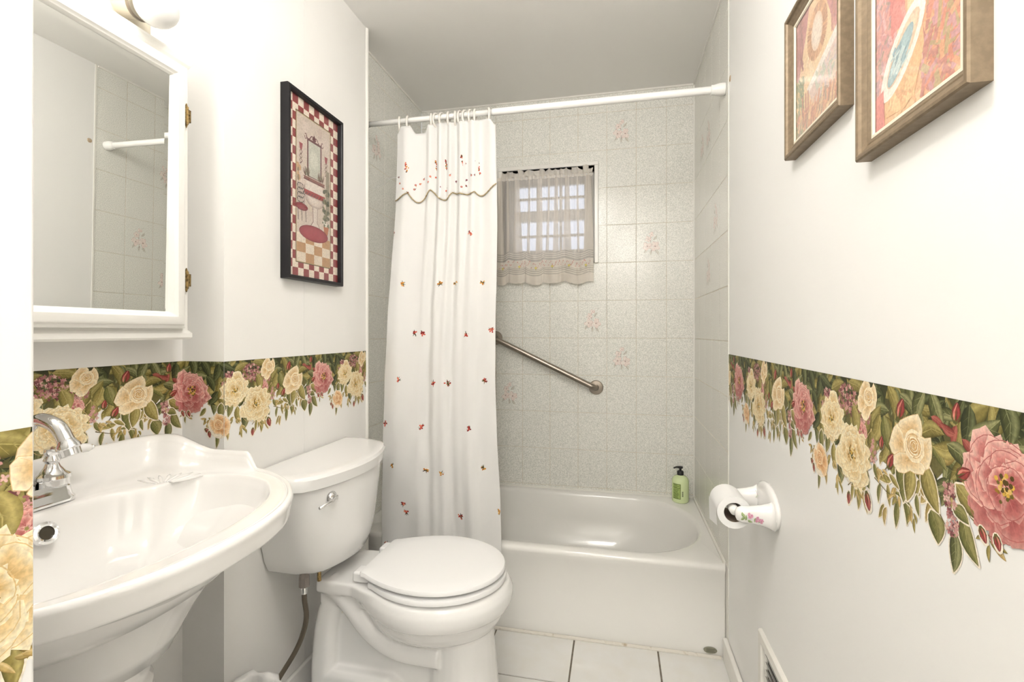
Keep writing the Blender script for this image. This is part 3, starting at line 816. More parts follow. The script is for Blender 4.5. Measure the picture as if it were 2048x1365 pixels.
# faucet
FZ = ZR - .005; FYC = .692
fct = empty('faucet', (-1.10, FYC, FZ), 'chrome arched-spout faucet with porcelain lever handles on the sink deck', 'faucet')
MB().loft([[(x, y, z) for x, y in rrect(-1.130 + e, -1.068 - e, FYC - .080 + e, FYC + .080 - e, .020, 5)] for z, e in ((FZ, 0), (FZ + .007, 0), (FZ + .013, .003), (FZ + .03, .005), (FZ + .036, .010))]).build('base_plate', M['chrome'], fct, auto=.5)
for sgn in (-1, 1):
    hy = FYC + sgn * .050
    o = MB().lathe([(.0, .034), (.027, .034), (.027, .046), (.030, .048), (.029, .054), (.021, .059), (.013, .07), (.0105, .077), (.014, .083), (.012, .088), (.010, .092), (.013, .098), (.012, .106), (0, .110)], (-1.099, hy, FZ), (0, 0, 1), 24, False).build('handle_post', M['chrome'], fct, auto=.6)
    d = Vector((.18, sgn * 1, -.08)).normalized(); p = Vector((-1.099, hy, FZ + .099))
    nest(MB().tube([p + d * .010, p + d * .018, p + d * .040, p + d * .060, p + d * .068], [.006, .009, .0105, .009, .004], 14).build('porcelain_lever', M['china'], smooth=True), o)
    nest(MB().tube([p + d * .067, p + d * .072], [.006, .003], 10).build('lever_tip', M['chrome'], smooth=True), o)
MB().lathe([(.022, .03), (.022, .042), (.016, .048), (.014, .075)], (-1.105, FYC, FZ), (0, 0, 1), 20).build('spout_base', M['chrome'], fct, auto=.6)
sp = catmull([(-1.105, FYC, FZ + .07), (-1.105, FYC, FZ + .12), (-1.094, FYC + .002, FZ + .152), (-1.062, FYC + .005, FZ + .172), (-1.026, FYC + .009, FZ + .160), (-1.008, FYC + .012, FZ + .132)], 7)
MB().tube(sp, [lerp(.0115, .0135, i / (len(sp) - 1)) for i in range(len(sp))], 18).build('spout', M['chrome'], fct, smooth=True)
e0 = Vector((-1.0085, FYC + .012, FZ + .135)); ed = Vector((.32, .08, -1)).normalized()
MB().lathe([(.0135, 0), (.0145, .004), (.0185, .010), (.019, .016), (.016, .018), (.016, .030), (.013, .031), (0, .028)], e0, ed, 24, True).build('aerator_collar', M['chrome'], fct, auto=.6)

# ------------------------------------------------------------------ medicine cabinet and vanity light
CY0, CY1 = .37, 1.043
cab = empty('medicine_cabinet', (XS, .70, 1.2), 'white framed medicine cabinet with a mirrored door above the sink', 'cabinet')
MB().box(XS, -1.087, CY0, CY1, 1.199, 1.915).build('cabinet_box', M['cab'], cab, bevel=.004)
crown = MB().loft([[(x, y, z) for x, y in ((XS, CY0 - e), (-1.087 + e, CY0 - e), (-1.087 + e, CY1 + e), (XS, CY1 + e))] for z, e in ((1.897, .0), (1.904, .004), (1.916, .006), (1.922, .004))])
crown.build('crown_moulding', M['cab'], cab)
crown = MB().loft([[(x, y, z) for x, y in ((XS, CY0 - e), (-1.087 + e, CY0 - e), (-1.087 + e, CY1 + e), (XS, CY1 + e))] for z, e in ((1.194, .002), (1.199, .006), (1.21, .006), (1.217, .0))])
crown.build('base_moulding', M['cab'], cab)
def mitred(y0, y1, z0, z1, prof, axis_x, sign):
    """picture-frame moulding in a plane of constant x; prof: (inset, height out)"""
    rings = []
    for ins, h in prof:
        x = axis_x + sign * h
        rings.append([(x, y0 + ins, z0 + ins), (x, y1 - ins, z0 + ins), (x, y1 - ins, z1 - ins), (x, y0 + ins, z1 - ins)])
    mb = MB(); mb.loft(rings, (False, False)); return mb
dy0, dy1, dz0, dz1 = .405, 1.020, 1.222, 1.888
dprof = [(0, 0), (0, .014), (.004, .017), (.007, .018), (.010, .023), (.014, .025), (.029, .025), (.032, .021), (.036, .019), (.040, .012), (.042, .005)]
door = mitred(dy0, dy1, dz0, dz1, dprof, -1.087, 1).build('door_frame', M['cab'], cab, auto=.5)
mo = MB(); mi = .041; bevw = .014
ya, yb_, za, zb_ = dy0 + mi, dy1 - mi, dz0 + mi, dz1 - mi
xm = -1.0795
xq = xm - .0004
def mx_(y, z, b): return b + .011 * (z - 1.555) + .0065 * (y - .70)
mo.add([(mx_(y, z, x), y, z) for x, y, z in ((xm, ya + bevw, za + bevw), (xm, yb_ - bevw, za + bevw), (xm, yb_ - bevw, zb_ - bevw), (xm, ya + bevw, zb_ - bevw),
        (xq, ya, za), (xq, yb_, za), (xq, yb_, zb_), (xq, ya, zb_))],
       [(0, 1, 2, 3), (4, 5, 1, 0), (5, 6, 2, 1), (6, 7, 3, 2), (7, 4, 0, 3)])
nest(mo.build('mirror', M['mirror']), door)
for zc in (1.772, 1.347):
    h = MB()
    h.tube([(-1.083, 1.033, zc - .022), (-1.083, 1.033, zc + .022)], .0055, 10)
    h.box(-1.088, -1.079, 1.02, 1.043, zc - .016, zc + .016)
    h.tube([(-1.083, 1.033, zc + .022), (-1.083, 1.033, zc + .031)], [.004, .001], 8); h.tube([(-1.083, 1.033, zc - .022), (-1.083, 1.033, zc - .031)], [.004, .001], 8)
    h.build('hinge', M['brass'], cab, auto=.5)
van = empty('vanity_light', (XS, .66, 2.03), 'vanity light bar with globe bulbs above the medicine cabinet', 'light')
MB().box(XS, XS + .035, .37, .99, 1.945, 2.055).build('back_plate', M['socket'], van, bevel=.006)
bd_ = Vector((1, .0, -.22)).normalized()
for by in (.42, .585, .75, .915):
    p = Vector((XS + .03, by, 1.992))
    o = MB().lathe([(.030, 0), (.030, .05), (.033, .052), (.033, .058)], p, bd_, 24).build('socket_cup', M['socket'], van, auto=.6)
    nest(MB().lathe([(.0335, .056), (.0345, .058), (.0345, .063), (.031, .064)], p, bd_, 24, False).build('socket_ring', M['steel'], auto=.6), o)
    n_ = 12; prof = [(.018, .06), (.022, .066)] + [(.045 * math.sin(t), .108 - .045 * math.cos(t)) for t in [math.radians(48 + (180 - 48) * q / n_) for q in range(n_)]] + [(.0005, .153)]
    nest(MB().lathe(prof, p, bd_, 28).build('globe_bulb', M['bulb_off'] if by > .9 else M['bulb'], smooth=True), o)

# unseen semi-flush ceiling globe, added to light the room
LX, LY, LZ = -.27, .62, 2.345
cl_ = empty('added_ceiling_light', (LX, LY, ZC), 'unseen frosted globe light added at the ceiling near the entrance', 'light')
MB().lathe([(.0, 0), (.065, 0), (.068, .01), (.06, .022), (.02, .03), (.02, .055), (.045, .06), (.045, .075), (0, .075)], (LX, LY, ZC), (0, 0, -1), 32, False).build('added_globe_base', M['rodwhite'], cl_, auto=.6)
MB().lathe([(.10 * math.sin(t), .10 * (1 - math.cos(t))) for t in [math.radians(26 + 153 * q / 16) for q in range(17)]], (LX, LY, LZ + .10), (0, 0, -1), 32, False).build('added_globe', M['ceil_fill_glass'], cl_, smooth=True)

# second unseen globe, added behind the camera as frontal fill
hl_ = empty('added_fill_light', (.10, -.85, ZC), 'unseen frosted globe added behind the camera as fill light', 'light')
MB().lathe([(.0, 0), (.06, 0), (.062, .012), (.012, .024), (.010, .18), (.04, .185), (.04, .20), (0, .20)], (.10, -.85, ZC), (0, 0, -1), 28, False).build('fill_globe_stem', M['rodwhite'], hl_, auto=.6)
MB().lathe([(.12 * math.sin(t), .12 * (1 - math.cos(t))) for t in [math.radians(20 + 159 * q / 16) for q in range(17)]], (.10, -.85, 2.325), (0, 0, -1), 32, False).build('fill_globe', M['rear_fill_glass'], hl_, smooth=True)

# ------------------------------------------------------------------ shower rod, rings, curtain
RY, RZ = 1.935, 2.128
rod = empty('shower_rod', (-.35, RY, RZ), 'white tension shower rod spanning the tub alcove', 'rod')
MB().tube([(XL + .003, RY, RZ), (-.49, RY, RZ)], .0115, 16).build('inner_tube', M['rodwhite'], rod, smooth=True)
MB().tube([(-.50, RY, RZ), (XR - .003, RY, RZ)], .0145, 18).build('outer_tube', M['rodwhite'], rod, auto=.8)
MB().lathe([(.023, .001), (.023, .018), (.021, .03), (.018, .042), (.0185, .05), (.0145, .052)], (XR, RY, RZ), (-1, 0, 0), 24, False).build('end_flange', M['rodwhite'], rod, auto=.6)
MB().lathe([(.023, .001), (.023, .018), (.021, .03), (.0145, .052)], (XL, RY, RZ), (1, 0, 0), 24, False).build('end_flange', M['rodwhite'], rod, auto=.6)
rh = MB().lathe([(.0, 0), (.011, 0), (.0105, .0015), (.006, .0025), (0, .0025)], (XR, 1.852, 2.125), (-1, 0, 0), 20, False).build('wall_anchor', M['rust'])
tag(rh, 'small rusty round anchor on the right wall beside the rod end', 'wall anchor')

def cx0(z): return lerp(-.972, -.935, smoothstep(.2, 2.1, z)) - .012 * math.sin(2.4 * z)
def cx1(z): return lerp(-.458, -.478, smoothstep(.2, 1.6, z)) + .006 * math.sin(5 * z)
PH = [(0, 0), (.14, .55), (.30, 1.05), (.40, 1.9), (.5, 2.9), (.6, 3.9), (.72, 5.0), (.84, 5.9), (1, 6.6)]
def phase(u):
    for (a, p), (b, q) in zip(PH, PH[1:]):
        if u <= b: return lerp(p, q, (u - a) / (b - a))
    return PH[-1][1]
def curt(x, z, off=0.0):
    u = (x - cx0(z)) / (cx1(z) - cx0(z)); u = min(1, max(0, u))
    top = smoothstep(.9, 2.05, z)
    base = lerp(1.886, 1.925, smoothstep(1.2, 2.1, z))
    ph = phase(u)
    f = .010 * math.cos(2 * math.pi * ph + .6 * math.sin(1.3 * z)) * lerp(.32, 1.0, top)
    f += .008 * math.cos(2 * math.pi * ph * .45 + 1.1 * z) * (1 - .6 * top)
    f += .0035 * math.sin(9 * z + 14 * u + 2 * math.sin(3 * z)) * (1 - top) + .002 * math.sin(23 * z - 31 * u) * (1 - top)
    return base + f - off
def curtain_mesh(name, z0, z1f, nu, nz, off, m, bottom=None, parent=None, sx=0.0):
    v = []; f = []
    for j in range(nz + 1):
        for i in range(nu + 1):
            u = i / nu
            zt = z1f(u); zb = bottom(u) if bottom else z0
            z = lerp(zb, zt, j / nz)
            x = lerp(cx0(z) - sx, cx1(z) + sx, u)
            v.append((x, curt(x, z, off), z))
    for j in range(nz):
        for i in range(nu):
            a = j * (nu + 1) + i; f.append((a, a + 1, a + nu + 2, a + nu + 1))
    o = MB().add(v, f).build(name, m, None, smooth=True)
    md = o.modifiers.new('thick', 'SOLIDIFY'); md.thickness = .0012
    if parent is not None: nest(o, parent)
    return o
sc = empty('shower_curtain', (-.71, 1.89, .25), 'white shower curtain with embroidered flowers gathered on the rod', 'curtain')
def topz(u):
    w = smoothstep(.02, .06, u) * (1 - smoothstep(.08, .16, u)); sag = smoothstep(.14, .20, u) * (1 - smoothstep(.28, .33, u))
    edge = (1 - smoothstep(0, .05, u)) + smoothstep(.94, 1, u)
    return 2.098 - .035 * sag - .028 * edge + .004 * math.cos(2 * math.pi * phase(u))
curtain_mesh('curtain_panel', .24, topz, 150, 110, 0, M['curtain'], None, sc)
def scal(u):
    return 1.812 - .028 * abs(math.sin(math.pi * (u * 4.6 + .35))) + .012 * math.sin(u * 21) + .012 * smoothstep(.80, .9, u) - .01
curtain_mesh('valance', 1.75, lambda u: topz(u) - .004, 150, 30, .0055, M['curtain'], scal, sc)
tr = MB(); pth = []
for i in range(161):
    u = i / 160; z = scal(u); x = lerp(cx0(z), cx1(z), u); pth.append((x, curt(x, z, .0075), z))
tr.tube(pth, .0021, 6); tr.build('scalloped_trim', mat('gold_thread', (.56, .44, .23, 1), .6, var=(120, (.30, .22, .10, 1), 2, .4, .6)), sc, smooth=True)
def unproj(px, py, Y):
    t = (px - 1024) / FPX; dx = math.cos(YAW) * t - math.sin(YAW); dy = math.sin(YAW) * t + math.cos(YAW); s_ = Y / dy
    return dx * s_, CAMH + (HOR - py) / FPX * s_
def stitched(ink_fn, px, py, off, scale, name, seed):
    x, z = unproj(px, py, 1.885 if py > 500 else 1.90)
    rnd = random.Random(seed); k = Ink(); ink_fn(k, rnd, scale)
    def fn(s_, t_, l):
        xx = min(max(x + s_, cx0(z - t_) + .001), cx1(z - t_) - .001)
        return (xx, curt(xx, z - t_, off + .0016) - l * 4, z - t_)
    k.mesh(name, fn, M['stitch'], sc)
RED = [rgb(170, 52, 46), rgb(206, 92, 74), rgb(226, 140, 112), rgb(128, 36, 40)]
YEL = [rgb(214, 150, 60), rgb(230, 180, 96), rgb(196, 120, 50), rgb(150, 96, 40)]
GRN = [rgb(70, 78, 44), rgb(96, 92, 52), rgb(54, 50, 34)]
def sprig(pal):
    def f(k, rnd, s_):
        for i in range(4):
            a = rnd.uniform(0, 6.28); k.stroke([(0, 0), (math.cos(a) * .011 * s_, math.sin(a) * .013 * s_)], .0042 * s_, rnd.choice(GRN))
        for i in range(9):
            a = rnd.uniform(0, 6.28); q = rnd.uniform(.001, .0085) * s_
            k.ellipse(q * math.cos(a), q * math.sin(a) * 1.1, .0034 * s_, .0026 * s_, rnd.choice(pal), None, a, n=7)
    return f
pos_r = [(783, 467), (941, 467), (829, 667), (844, 668), (933, 670), (983, 660), (799, 760), (867, 767), (895, 767), (968, 762), (769, 848), (842, 855), (940, 858), (808, 1007), (814, 1024), (920, 1035), (773, 1088)]
pos_y = [(806, 568), (880, 568), (909, 566), (963, 565), (785, 930), (850, 942), (884, 946), (966, 938), (998, 1025)]
for i, p in enumerate(pos_r): stitched(sprig(RED), *p, 0, 1.2, 'embroidered_flower', 100 + i)
for i, p in enumerate(pos_y): stitched(sprig(YEL), *p, 0, 1.1, 'embroidered_flower', 200 + i)
def tall(k, rnd, s_):
    for i in range(26):
        t = rnd.uniform(-1, 1); x = rnd.gauss(0, .0045) * (1.2 - abs(t)); y = t * .022
        k.ellipse(x + .004 * t, y, .0030, .0026, rnd.choice(RED + YEL[:1] + GRN[:1]), None, rnd.random() * 3, n=7)
for i, p in enumerate([(812, 335), (869, 328), (889, 326), (924, 320), (953, 328)]): stitched(tall, *p, .0055, 1, 'embroidered_flower', 300 + i)
# swag of small stitched rosettes on the valance
def dot(k, rnd, s_):
    c = rnd.choice([RED[0], RED[3], rgb(120, 60, 80), RED[1]])
    k.ellipse(0, 0, .0042, .0042, c, n=8); k.ellipse(0, 0, .0016, .0016, rgb(240, 214, 190), n=6)
    a = rnd.uniform(0, 6.28); k.stroke([(.003 * math.cos(a), .003 * math.sin(a)), (.0085 * math.cos(a), .0085 * math.sin(a))], .003, rnd.choice(GRN + YEL[:1]))
sw = [(795, 353), (798, 366), (806, 378), (816, 386), (827, 378), (829, 369), (837, 366), (844, 356), (855, 363), (859, 352), (872, 356), (874, 366), (882, 374), (890, 380), (899, 350), (909, 360), (916, 373), (923, 374), (931, 358), (930, 370), (942, 350), (949, 349), (957, 343), (893, 374), (952, 380), (868, 352)]
for i, p in enumerate(sw): stitched(dot, *p, .0055, 1, 'stitched_rosette', 400 + i)
# rings
ring_px = [800, 817, 862, 873, 885, 898, 911, 921, 931, 941, 951, 977]
ordw = ['leftmost', 'second', 'third', 'fourth', 'fifth', 'sixth', 'seventh', 'eighth', 'ninth', 'tenth', 'eleventh', 'rightmost']
tor = MB(); nn, mm = 24, 8; rr_ = .0032
vv = []; ff = []
for i in range(nn):
    a = 2 * math.pi * i / nn
    for j in range(mm):
        b = 2 * math.pi * j / mm; r = .0225 + rr_ * math.cos(b)
        vv.append((rr_ * math.sin(b) * 1.5, r * math.sin(a), r * 1.25 * math.cos(a)))
for i in range(nn):
    for j in range(mm): ff.append((i * mm + j, ((i + 1) % nn) * mm + j, ((i + 1) % nn) * mm + (j + 1) % mm, i * mm + (j + 1) % mm))
tme = None
for i, px in enumerate(ring_px):
    x, _ = unproj(px, 240, RY)
    if tme is None:
        o = tor.add(vv, ff).build('curtain_ring', M['ring'], smooth=True); tme = o.data
    else: o = link('curtain_ring', tme, None)
    o.location = (x, RY - .004, RZ - .0135); o.rotation_euler = (0, 0, random.Random(i).uniform(-.5, .5) + (.5 if i in (1, 11) else 0))
    tag(o, '%s white plastic curtain ring along the shower rod, counted from the left' % ordw[i] if 0 < i < 11 else '%s white plastic curtain ring on the shower rod' % ordw[i], 'curtain ring', 'rings holding the shower curtain')
# little wire hook on the tiled wall behind the curtain
wh = MB().tube(catmull([(XL + .002, 2.1, 1.90), (XL + .05, 2.08, 1.905), (XL + .10, 2.05, 1.92), (XL + .15, 2.02, 1.915)], 5), .0022, 8).build('wire_hook', M['rodwhite'], smooth=True)
tag(wh, 'thin white wire sticking out from the left tiled wall behind the curtain', 'wire')

# ------------------------------------------------------------------ window curtain (sheer, gathered)
wc = empty('window_curtain', (-.385, 2.63, 1.48), 'small sheer gathered curtain hung across the bathroom window', 'curtain')
WX0, WX1 = -.655, -.118
def wfold(u, z):
    h = smoothstep(2.06, 1.5, z)
    return .005 * math.sin(2 * math.pi * 21 * u + math.sin(7 * u)) * (1 - h) + (.019 * abs(math.sin(math.pi * 5.2 * u + .8 * math.sin(4 * u) + .5)) ** .7 + .004 * math.sin(2 * math.pi * 11 * u + 3 * z)) * (.22 + .78 * h)
def wsurf(u, z, off=0):
    x = lerp(WX0, WX1 - .004, u) + .006 * math.sin(2 * math.pi * 5.2 * u) * smoothstep(2.0, 1.5, z)
    return (x, 2.640 - wfold(u, z) - off, z)
def wbot(u): return 1.490 - .014 * abs(math.sin(math.pi * 5.2 * u + .8 * math.sin(4 * u) + .5)) - .005 * math.cos(2 * math.pi * 2.3 * u)
def wpatch(name, m, zt, zb, nu=140, nz=20, off=0, thick=0):
    v = []; f = []
    for j in range(nz + 1):
        for i in range(nu + 1):
            u = i / nu; a = zt(u) if callable(zt) else zt; b = zb(u) if callable(zb) else zb
            v.append(wsurf(u, lerp(b, a, j / nz), off))
    for j in range(nz):
        for i in range(nu):
            a = j * (nu + 1) + i; f.append((a, a + 1, a + nu + 2, a + nu + 1))
    return MB().add(v, f).build(name, m, wc, smooth=True)
wpatch('sheer_panel', M['sheer'], 2.066, wbot, nz=36)
def gather(u0, u1, off):
    v = []; f = []; nu, nz = 8, 24
    for j in range(nz + 1):
        for i in range(nu + 1):
            t = i / nu; w = (u1 - u0) * lerp(.55, 1, 1 - j / nz); um = (u0 + u1) / 2
            u = min(1, max(0, um + (t - .5) * w + .012 * math.sin(9 * um) * (1 - j / nz)))
            p = wsurf(u, lerp(wbot(u) + .172, 2.064, j / nz), off + .004 * math.sin(math.pi * t)); v.append(p)
    for j in range(nz):
        for i in range(nu):
            a = j * (nu + 1) + i; f.append((a, a + 1, a + nu + 2, a + nu + 1))
    MB().add(v, f).build('gather_fold', M['sheer2'], wc, smooth=True)
for u0, u1 in ((.0, .07), (.10, .13), (.17, .26), (.33, .36), (.42, .50), (.54, .57), (.60, .66), (.70, .78), (.83, .86), (.91, 1.0)): gather(u0, u1, .0035)
wpatch('hem', M['hem'], lambda u: wbot(u) + .048, wbot, nz=4, off=.0012)
wpatch('embroidered_band', M['hem'], lambda u: wbot(u) + .128, lambda u: wbot(u) + .085, nz=4, off=.0010)
for dz in (.056, .067, .078, .140, .151, .162):
    wpatch('tuck', M['hem'], lambda u, d=dz: wbot(u) + d + .0035, lambda u, d=dz: wbot(u) + d, nz=1, off=.0022)
wpatch('rod_pocket', M['hem'], 2.082, 2.062, nz=3, off=.002)
v = []; f = []; nu = 160
for j in range(6):
    for i in range(nu + 1):
        u = i / nu; t = j / 5
        x = lerp(WX0 + .022, WX1 - .006, u) + .006 * t * math.sin(2 * math.pi * 17 * u + 1)
        v.append((x, 2.632 - (.004 + .012 * t) * math.sin(2 * math.pi * 14 * u + 2 * math.sin(9 * u)), 2.080 + t * (.030 + .010 * math.sin(2 * math.pi * 9 * u + 2) * math.sin(5 * u))))
for j in range(5):
    for i in range(nu):
        a = j * (nu + 1) + i; f.append((a, a + 1, a + nu + 2, a + nu + 1))
MB().add(v, f).build('ruffle_header', M['hem'], wc, smooth=True)
rnd = random.Random(3)
for i in range(11):
    u = .06 + i * .088; k = Ink()
    z = wbot(u) + .107
    for q in range(16):
        a = rnd.uniform(-.022, .022); b = .012 * math.sin(a * 220) + rnd.uniform(-.004, .004)
        k.ellipse(a, b, .0026, .0019, rnd.choice([rgb(214, 160, 146), rgb(222, 178, 164), rgb(206, 150, 140)]), None, rnd.random() * 3, n=6)
    if i % 2 == 0:
        k.ellipse(0, .014, .0055, .006, rgb(236, 222, 130), rgb(186, 176, 90), n=8); k.stroke([(0, .018), (.001, .03)], .003, rgb(150, 150, 80))
    def fn(s_, t_, l, u=u, z=z): return tuple(Vector(wsurf(min(1, max(0, u + s_ / .535)), z - t_, .0028 + l * 4)))
    nest(k.mesh('stitched_blossom', fn, M['stitch']), wc)
MB().tube([(WX0 + .028, 2.640, 2.072), (WX1, 2.640, 2.072)], .003, 8).build('curtain_wire', M['rodwhite'], wc)

# ------------------------------------------------------------------ grab bar
gb = empty('grab_bar', (-.37, YB, 1.03), 'brushed steel grab bar fixed diagonally on the tiled back wall', 'grab bar')
gA = Vector((-.667, YB, 1.178)); gB = Vector((-.104, YB, .910)); oy = Vector((0, -.052, 0))
dd = (gB - gA).normalized()
MB().tube(catmull([gA + Vector((0, -.003, 0)), gA + oy * .6 + dd * .004, gA + oy * .95 + dd * .022, gA + oy + dd * .06, gB + oy - dd * .06, gB + oy * .95 - dd * .022, gB + oy * .6 - dd * .004, gB + Vector((0, -.003, 0))], 6), .0155, 18).build('bar', M['steel'], gb, smooth=True)
for p in (gA, gB):
    MB().lathe([(.0, .0), (.039, 0), (.039, .004), (.035, .009), (.017, .011), (.017, .006), (0, .006)], p, (0, -1, 0), 32, False).build('flange', M['steel'], gb, auto=.5)

# ------------------------------------------------------------------ soap bottle
SX, SY = .325, 2.59
sb = empty('soap_bottle', (SX, SY, ZT), 'pale green pump soap bottle standing on the tub rim corner', 'soap bottle')
MB().lathe([(.0, .0), (.036, 0), (.0405, .004), (.0415, .012), (.0415, .105), (.039, .118), (.031, .128), (.018, .133), (.016, .138), (0, .138)], (SX, SY, ZT - .001), (0, 0, 1), 32, False).build('bottle_body', M['soap'], sb, auto=.6)
pm = MB().lathe([(.0, .134), (.0165, .134), (.0165, .152), (.014, .156), (.006, .158), (.006, .168), (.0125, .17), (.0125, .178), (.0, .18)], (SX, SY, ZT), (0, 0, 1), 24, False)
pm.tube([(SX, SY, ZT + .174), (SX - .02, SY - .004, ZT + .175), (SX - .034, SY - .007, ZT + .170)], [.006, .0048, .0038], 10)
pm.build('pump', M['blackpl'], sb, auto=.6)
k = Ink(); gd = rgb(78, 98, 40); bg_ = rgb(176, 198, 116)
k.rect(-.042, .0, .0, .076, bg_, 14)
for y in (0, .02, .074): k.rect(-.042, y, .0, y + .0022, gd, 14)
k.rect(-.0022, 0, 0, .076, gd)
for r in range(12):
    y = .004 + r * .006
    if .018 < y < .023: continue
    k.rect(-.040, y, -.006 - random.Random(r).uniform(0, .012), y + .0022, gd, 12)
for j in range(10): k.rect(.006, .036 + j * .0028, .013, .0372 + j * .0028 + (.0006 if j % 3 else 0), rgb(40, 48, 24))
def lab(s_, t_, l):
    a = s_ / .0417 - 1.66; r = .0420 + l * 3
    return (SX + r * math.cos(a), SY + r * math.sin(a), ZT + .098 - t_)
k.mesh('label', lab, M['print'], sb)

# ------------------------------------------------------------------ toilet paper holder and roll
HY, HZ = 1.405, .748
tp = empty('paper_holder', (XR, HY, HZ), 'white porcelain paper holder with painted flowers on the right wall', 'toilet paper holder')
pl = MB()
def oval_yz(x, hy, hz, n=32): return [(x, HY + hy * math.cos(2 * math.pi * q / n), HZ + hz * math.sin(2 * math.pi * q / n)) for q in range(n)]
pl.loft([oval_yz(XR, .098, .058), oval_yz(XR - .006, .098, .058), oval_yz(XR - .011, .093, .053), oval_yz(XR - .015, .082, .043)])
pl.build('wall_plate', M['china'], tp, smooth=True)
arms = {}
for nm, yy in (('near', 1.338), ('far', 1.478)):
    a = MB(); rg = []
    for x, ry, rz_ in ((XR - .008, .026, .04), (XR - .02, .02, .032), (XR - .04, .017, .026), (XR - .065, .0155, .022), (XR - .085, .015, .021), (XR - .096, .012, .016), (XR - .100, .006, .008)):
        rg.append([(x, yy + ry * math.cos(2 * math.pi * q / 24), HZ - .006 + rz_ * math.sin(2 * math.pi * q / 24)) for q in range(24)])
    a.loft(rg); arms[nm] = a.build('arm', M['china'], tp, smooth=True)
def hold_flower(name, parent, fn, seed, sc_=1.0):
    rnd = random.Random(seed); k = Ink()
    for q in range(7):
        a = rnd.uniform(0, 6.28); k.leaf(rnd.uniform(-.028, .028), rnd.uniform(-.008, .012), .013 * sc_, .006 * sc_, a, (rgb(120, 140, 96), rgb(150, 170, 120), rgb(190, 200, 150)), rnd, veins=False)
    for x, y in ((-.006, -.002), (.012, .006), (.024, .010)):
        k.bloom(x, y, .0075 * sc_, (rgb(232, 190, 205), rgb(216, 150, 178), rgb(190, 110, 146), rgb(230, 200, 140)), rnd, 5, heart=False)
    return k.mesh(name, fn, M['glaze_print'], parent)
hold_flower('painted_sprig', arms['near'], lambda s_, t_, l: (XR - .062 + s_, 1.338 - .0172 * math.cos(t_ / .022) - l * 2, HZ - .006 - .0255 * math.sin(t_ / .022)), 4)
hold_flower('painted_sprig', arms['far'], lambda s_, t_, l: (XR - .016 - .3 * abs(t_) - l * 2, 1.458 + s_ * .4, HZ + .012 - t_), 9, .8)
rl = empty('toilet_paper_roll', (XR - .092, 1.408, HZ - .006), 'nearly used up toilet paper roll held between the porcelain arms', 'toilet paper')
RX, RZ_ = XR - .098, HZ - .010
MB().lathe([(.0255, 0), (.0425, 0), (.0425, .105), (.0255, .105)], (RX, 1.356, RZ_), (0, 1, 0), 36, False).build('paper', M['paper'], rl, auto=.6)
cr = MB().lathe([(.0255, 0), (.0255, .105)], (RX, 1.3565, RZ_), (0, 1, 0), 28, False); cr.build('core', M['card'], rl, smooth=True)
v = []; f = []
for j in range(12):
    z = RZ_ - j * .004
    for i in range(9):
        y = 1.356 + .105 * i / 8; q = j / 11
        dz = .022 * q * (i / 8)
        a_ = j * .11
        v.append((RX - .0430 * math.cos(a_ * .25) - .001, y, z - dz + .006))
for j in range(11):
    for i in range(8): f.append((j * 9 + i, j * 9 + i + 1, (j + 1) * 9 + i + 1, (j + 1) * 9 + i))
MB().add(v, f).build('loose_end', M['paper'], rl, smooth=True)
sp_ = MB().tube([(RX, 1.352, RZ_ + .006), (RX, 1.468, RZ_ + .006)], .012, 16); sp_.build('spindle', M['rodwhite'], rl, smooth=True)

# ------------------------------------------------------------------ wall vent
vn = empty('wall_vent', (XR, 1.25, .2), 'cream metal air vent with louvres low on the right wall', 'vent')
vy0, vy1, vz0, vz1 = 1.06, 1.469, .10, .378
mitred(vy0, vy1, vz0, vz1, [(0, 0), (0, .007), (.003, .011), (.026, .011), (.029, .006), (.030, .0005)], XR, -1).build('grille_frame', M['vent'], vn, auto=.5)
MB().box(XR - .001, XR + .001, vy0 + .03, vy1 - .03, vz0 + .03, vz1 - .03).build('duct_shade', M['dark'], vn)  # flat dark sheet painted as the shade behind the louvres
MB().box(XR - .004, XR - .001, vy1 - .058, vy1 - .034, vz0 + .03, vz1 - .03).build('inner_stile', M['vent'], vn)
for q in range(11):
    z = vz0 + .04 + q * .0195
    q0 = [(XR - .001, z), (XR - .010, z + .009), (XR - .010, z + .0108), (XR - .001, z + .002)]
    MB().loft([[(x, y, zz) for x, zz in q0] for y in (vy0 + .03, vy1 - .062)]).build('louvre', M['vent'], vn)

# ------------------------------------------------------------------ pictures
def picture(name, label, X, sign, y0, y1, z0, z1, depth, prof, fmat, group=None):
    e = empty(name, (X, (y0 + y1) / 2, z0), label, 'picture', group)
    mitred(y0, y1, z0, z1, prof, X, sign).build('frame', fmat, e, auto=.5)
    return e
# black frame with checked mat (left wall)
PY0, PY1, PZ0, PZ1 = 1.334, 1.648, 1.385, 2.008
pl_ = picture('framed_print', 'tall black framed print with a red and white checked mat above the toilet', XT, 1, PY0, PY1, PZ0, PZ1, .03,
              [(0, 0), (0, .026), (.002, .03), (.011, .03), (.013, .027), (.014, .012)], M['black'])
k = Ink(); w_, h_ = PY1 - PY0 - .026, PZ1 - PZ0 - .026
nx, nz_ = 10, 21; qx, qz = w_ / nx, h_ / nz_
for i in range(nx):
    for j in range(nz_):
        if 2 <= i < nx - 2 and 2 <= j < nz_ - 2: continue
        c = rgb(146, 62, 62) if (i + j) % 2 else rgb(236, 222, 204)
        k.layer = 0; k.rect(i * qx, j * qz, (i + 1) * qx, (j + 1) * qz, c)
k.layer = 2
ax0, ax1, az0, az1 = 1.62 * qx, w_ - 1.62 * qx, 1.7 * qz, h_ - 1.7 * qz
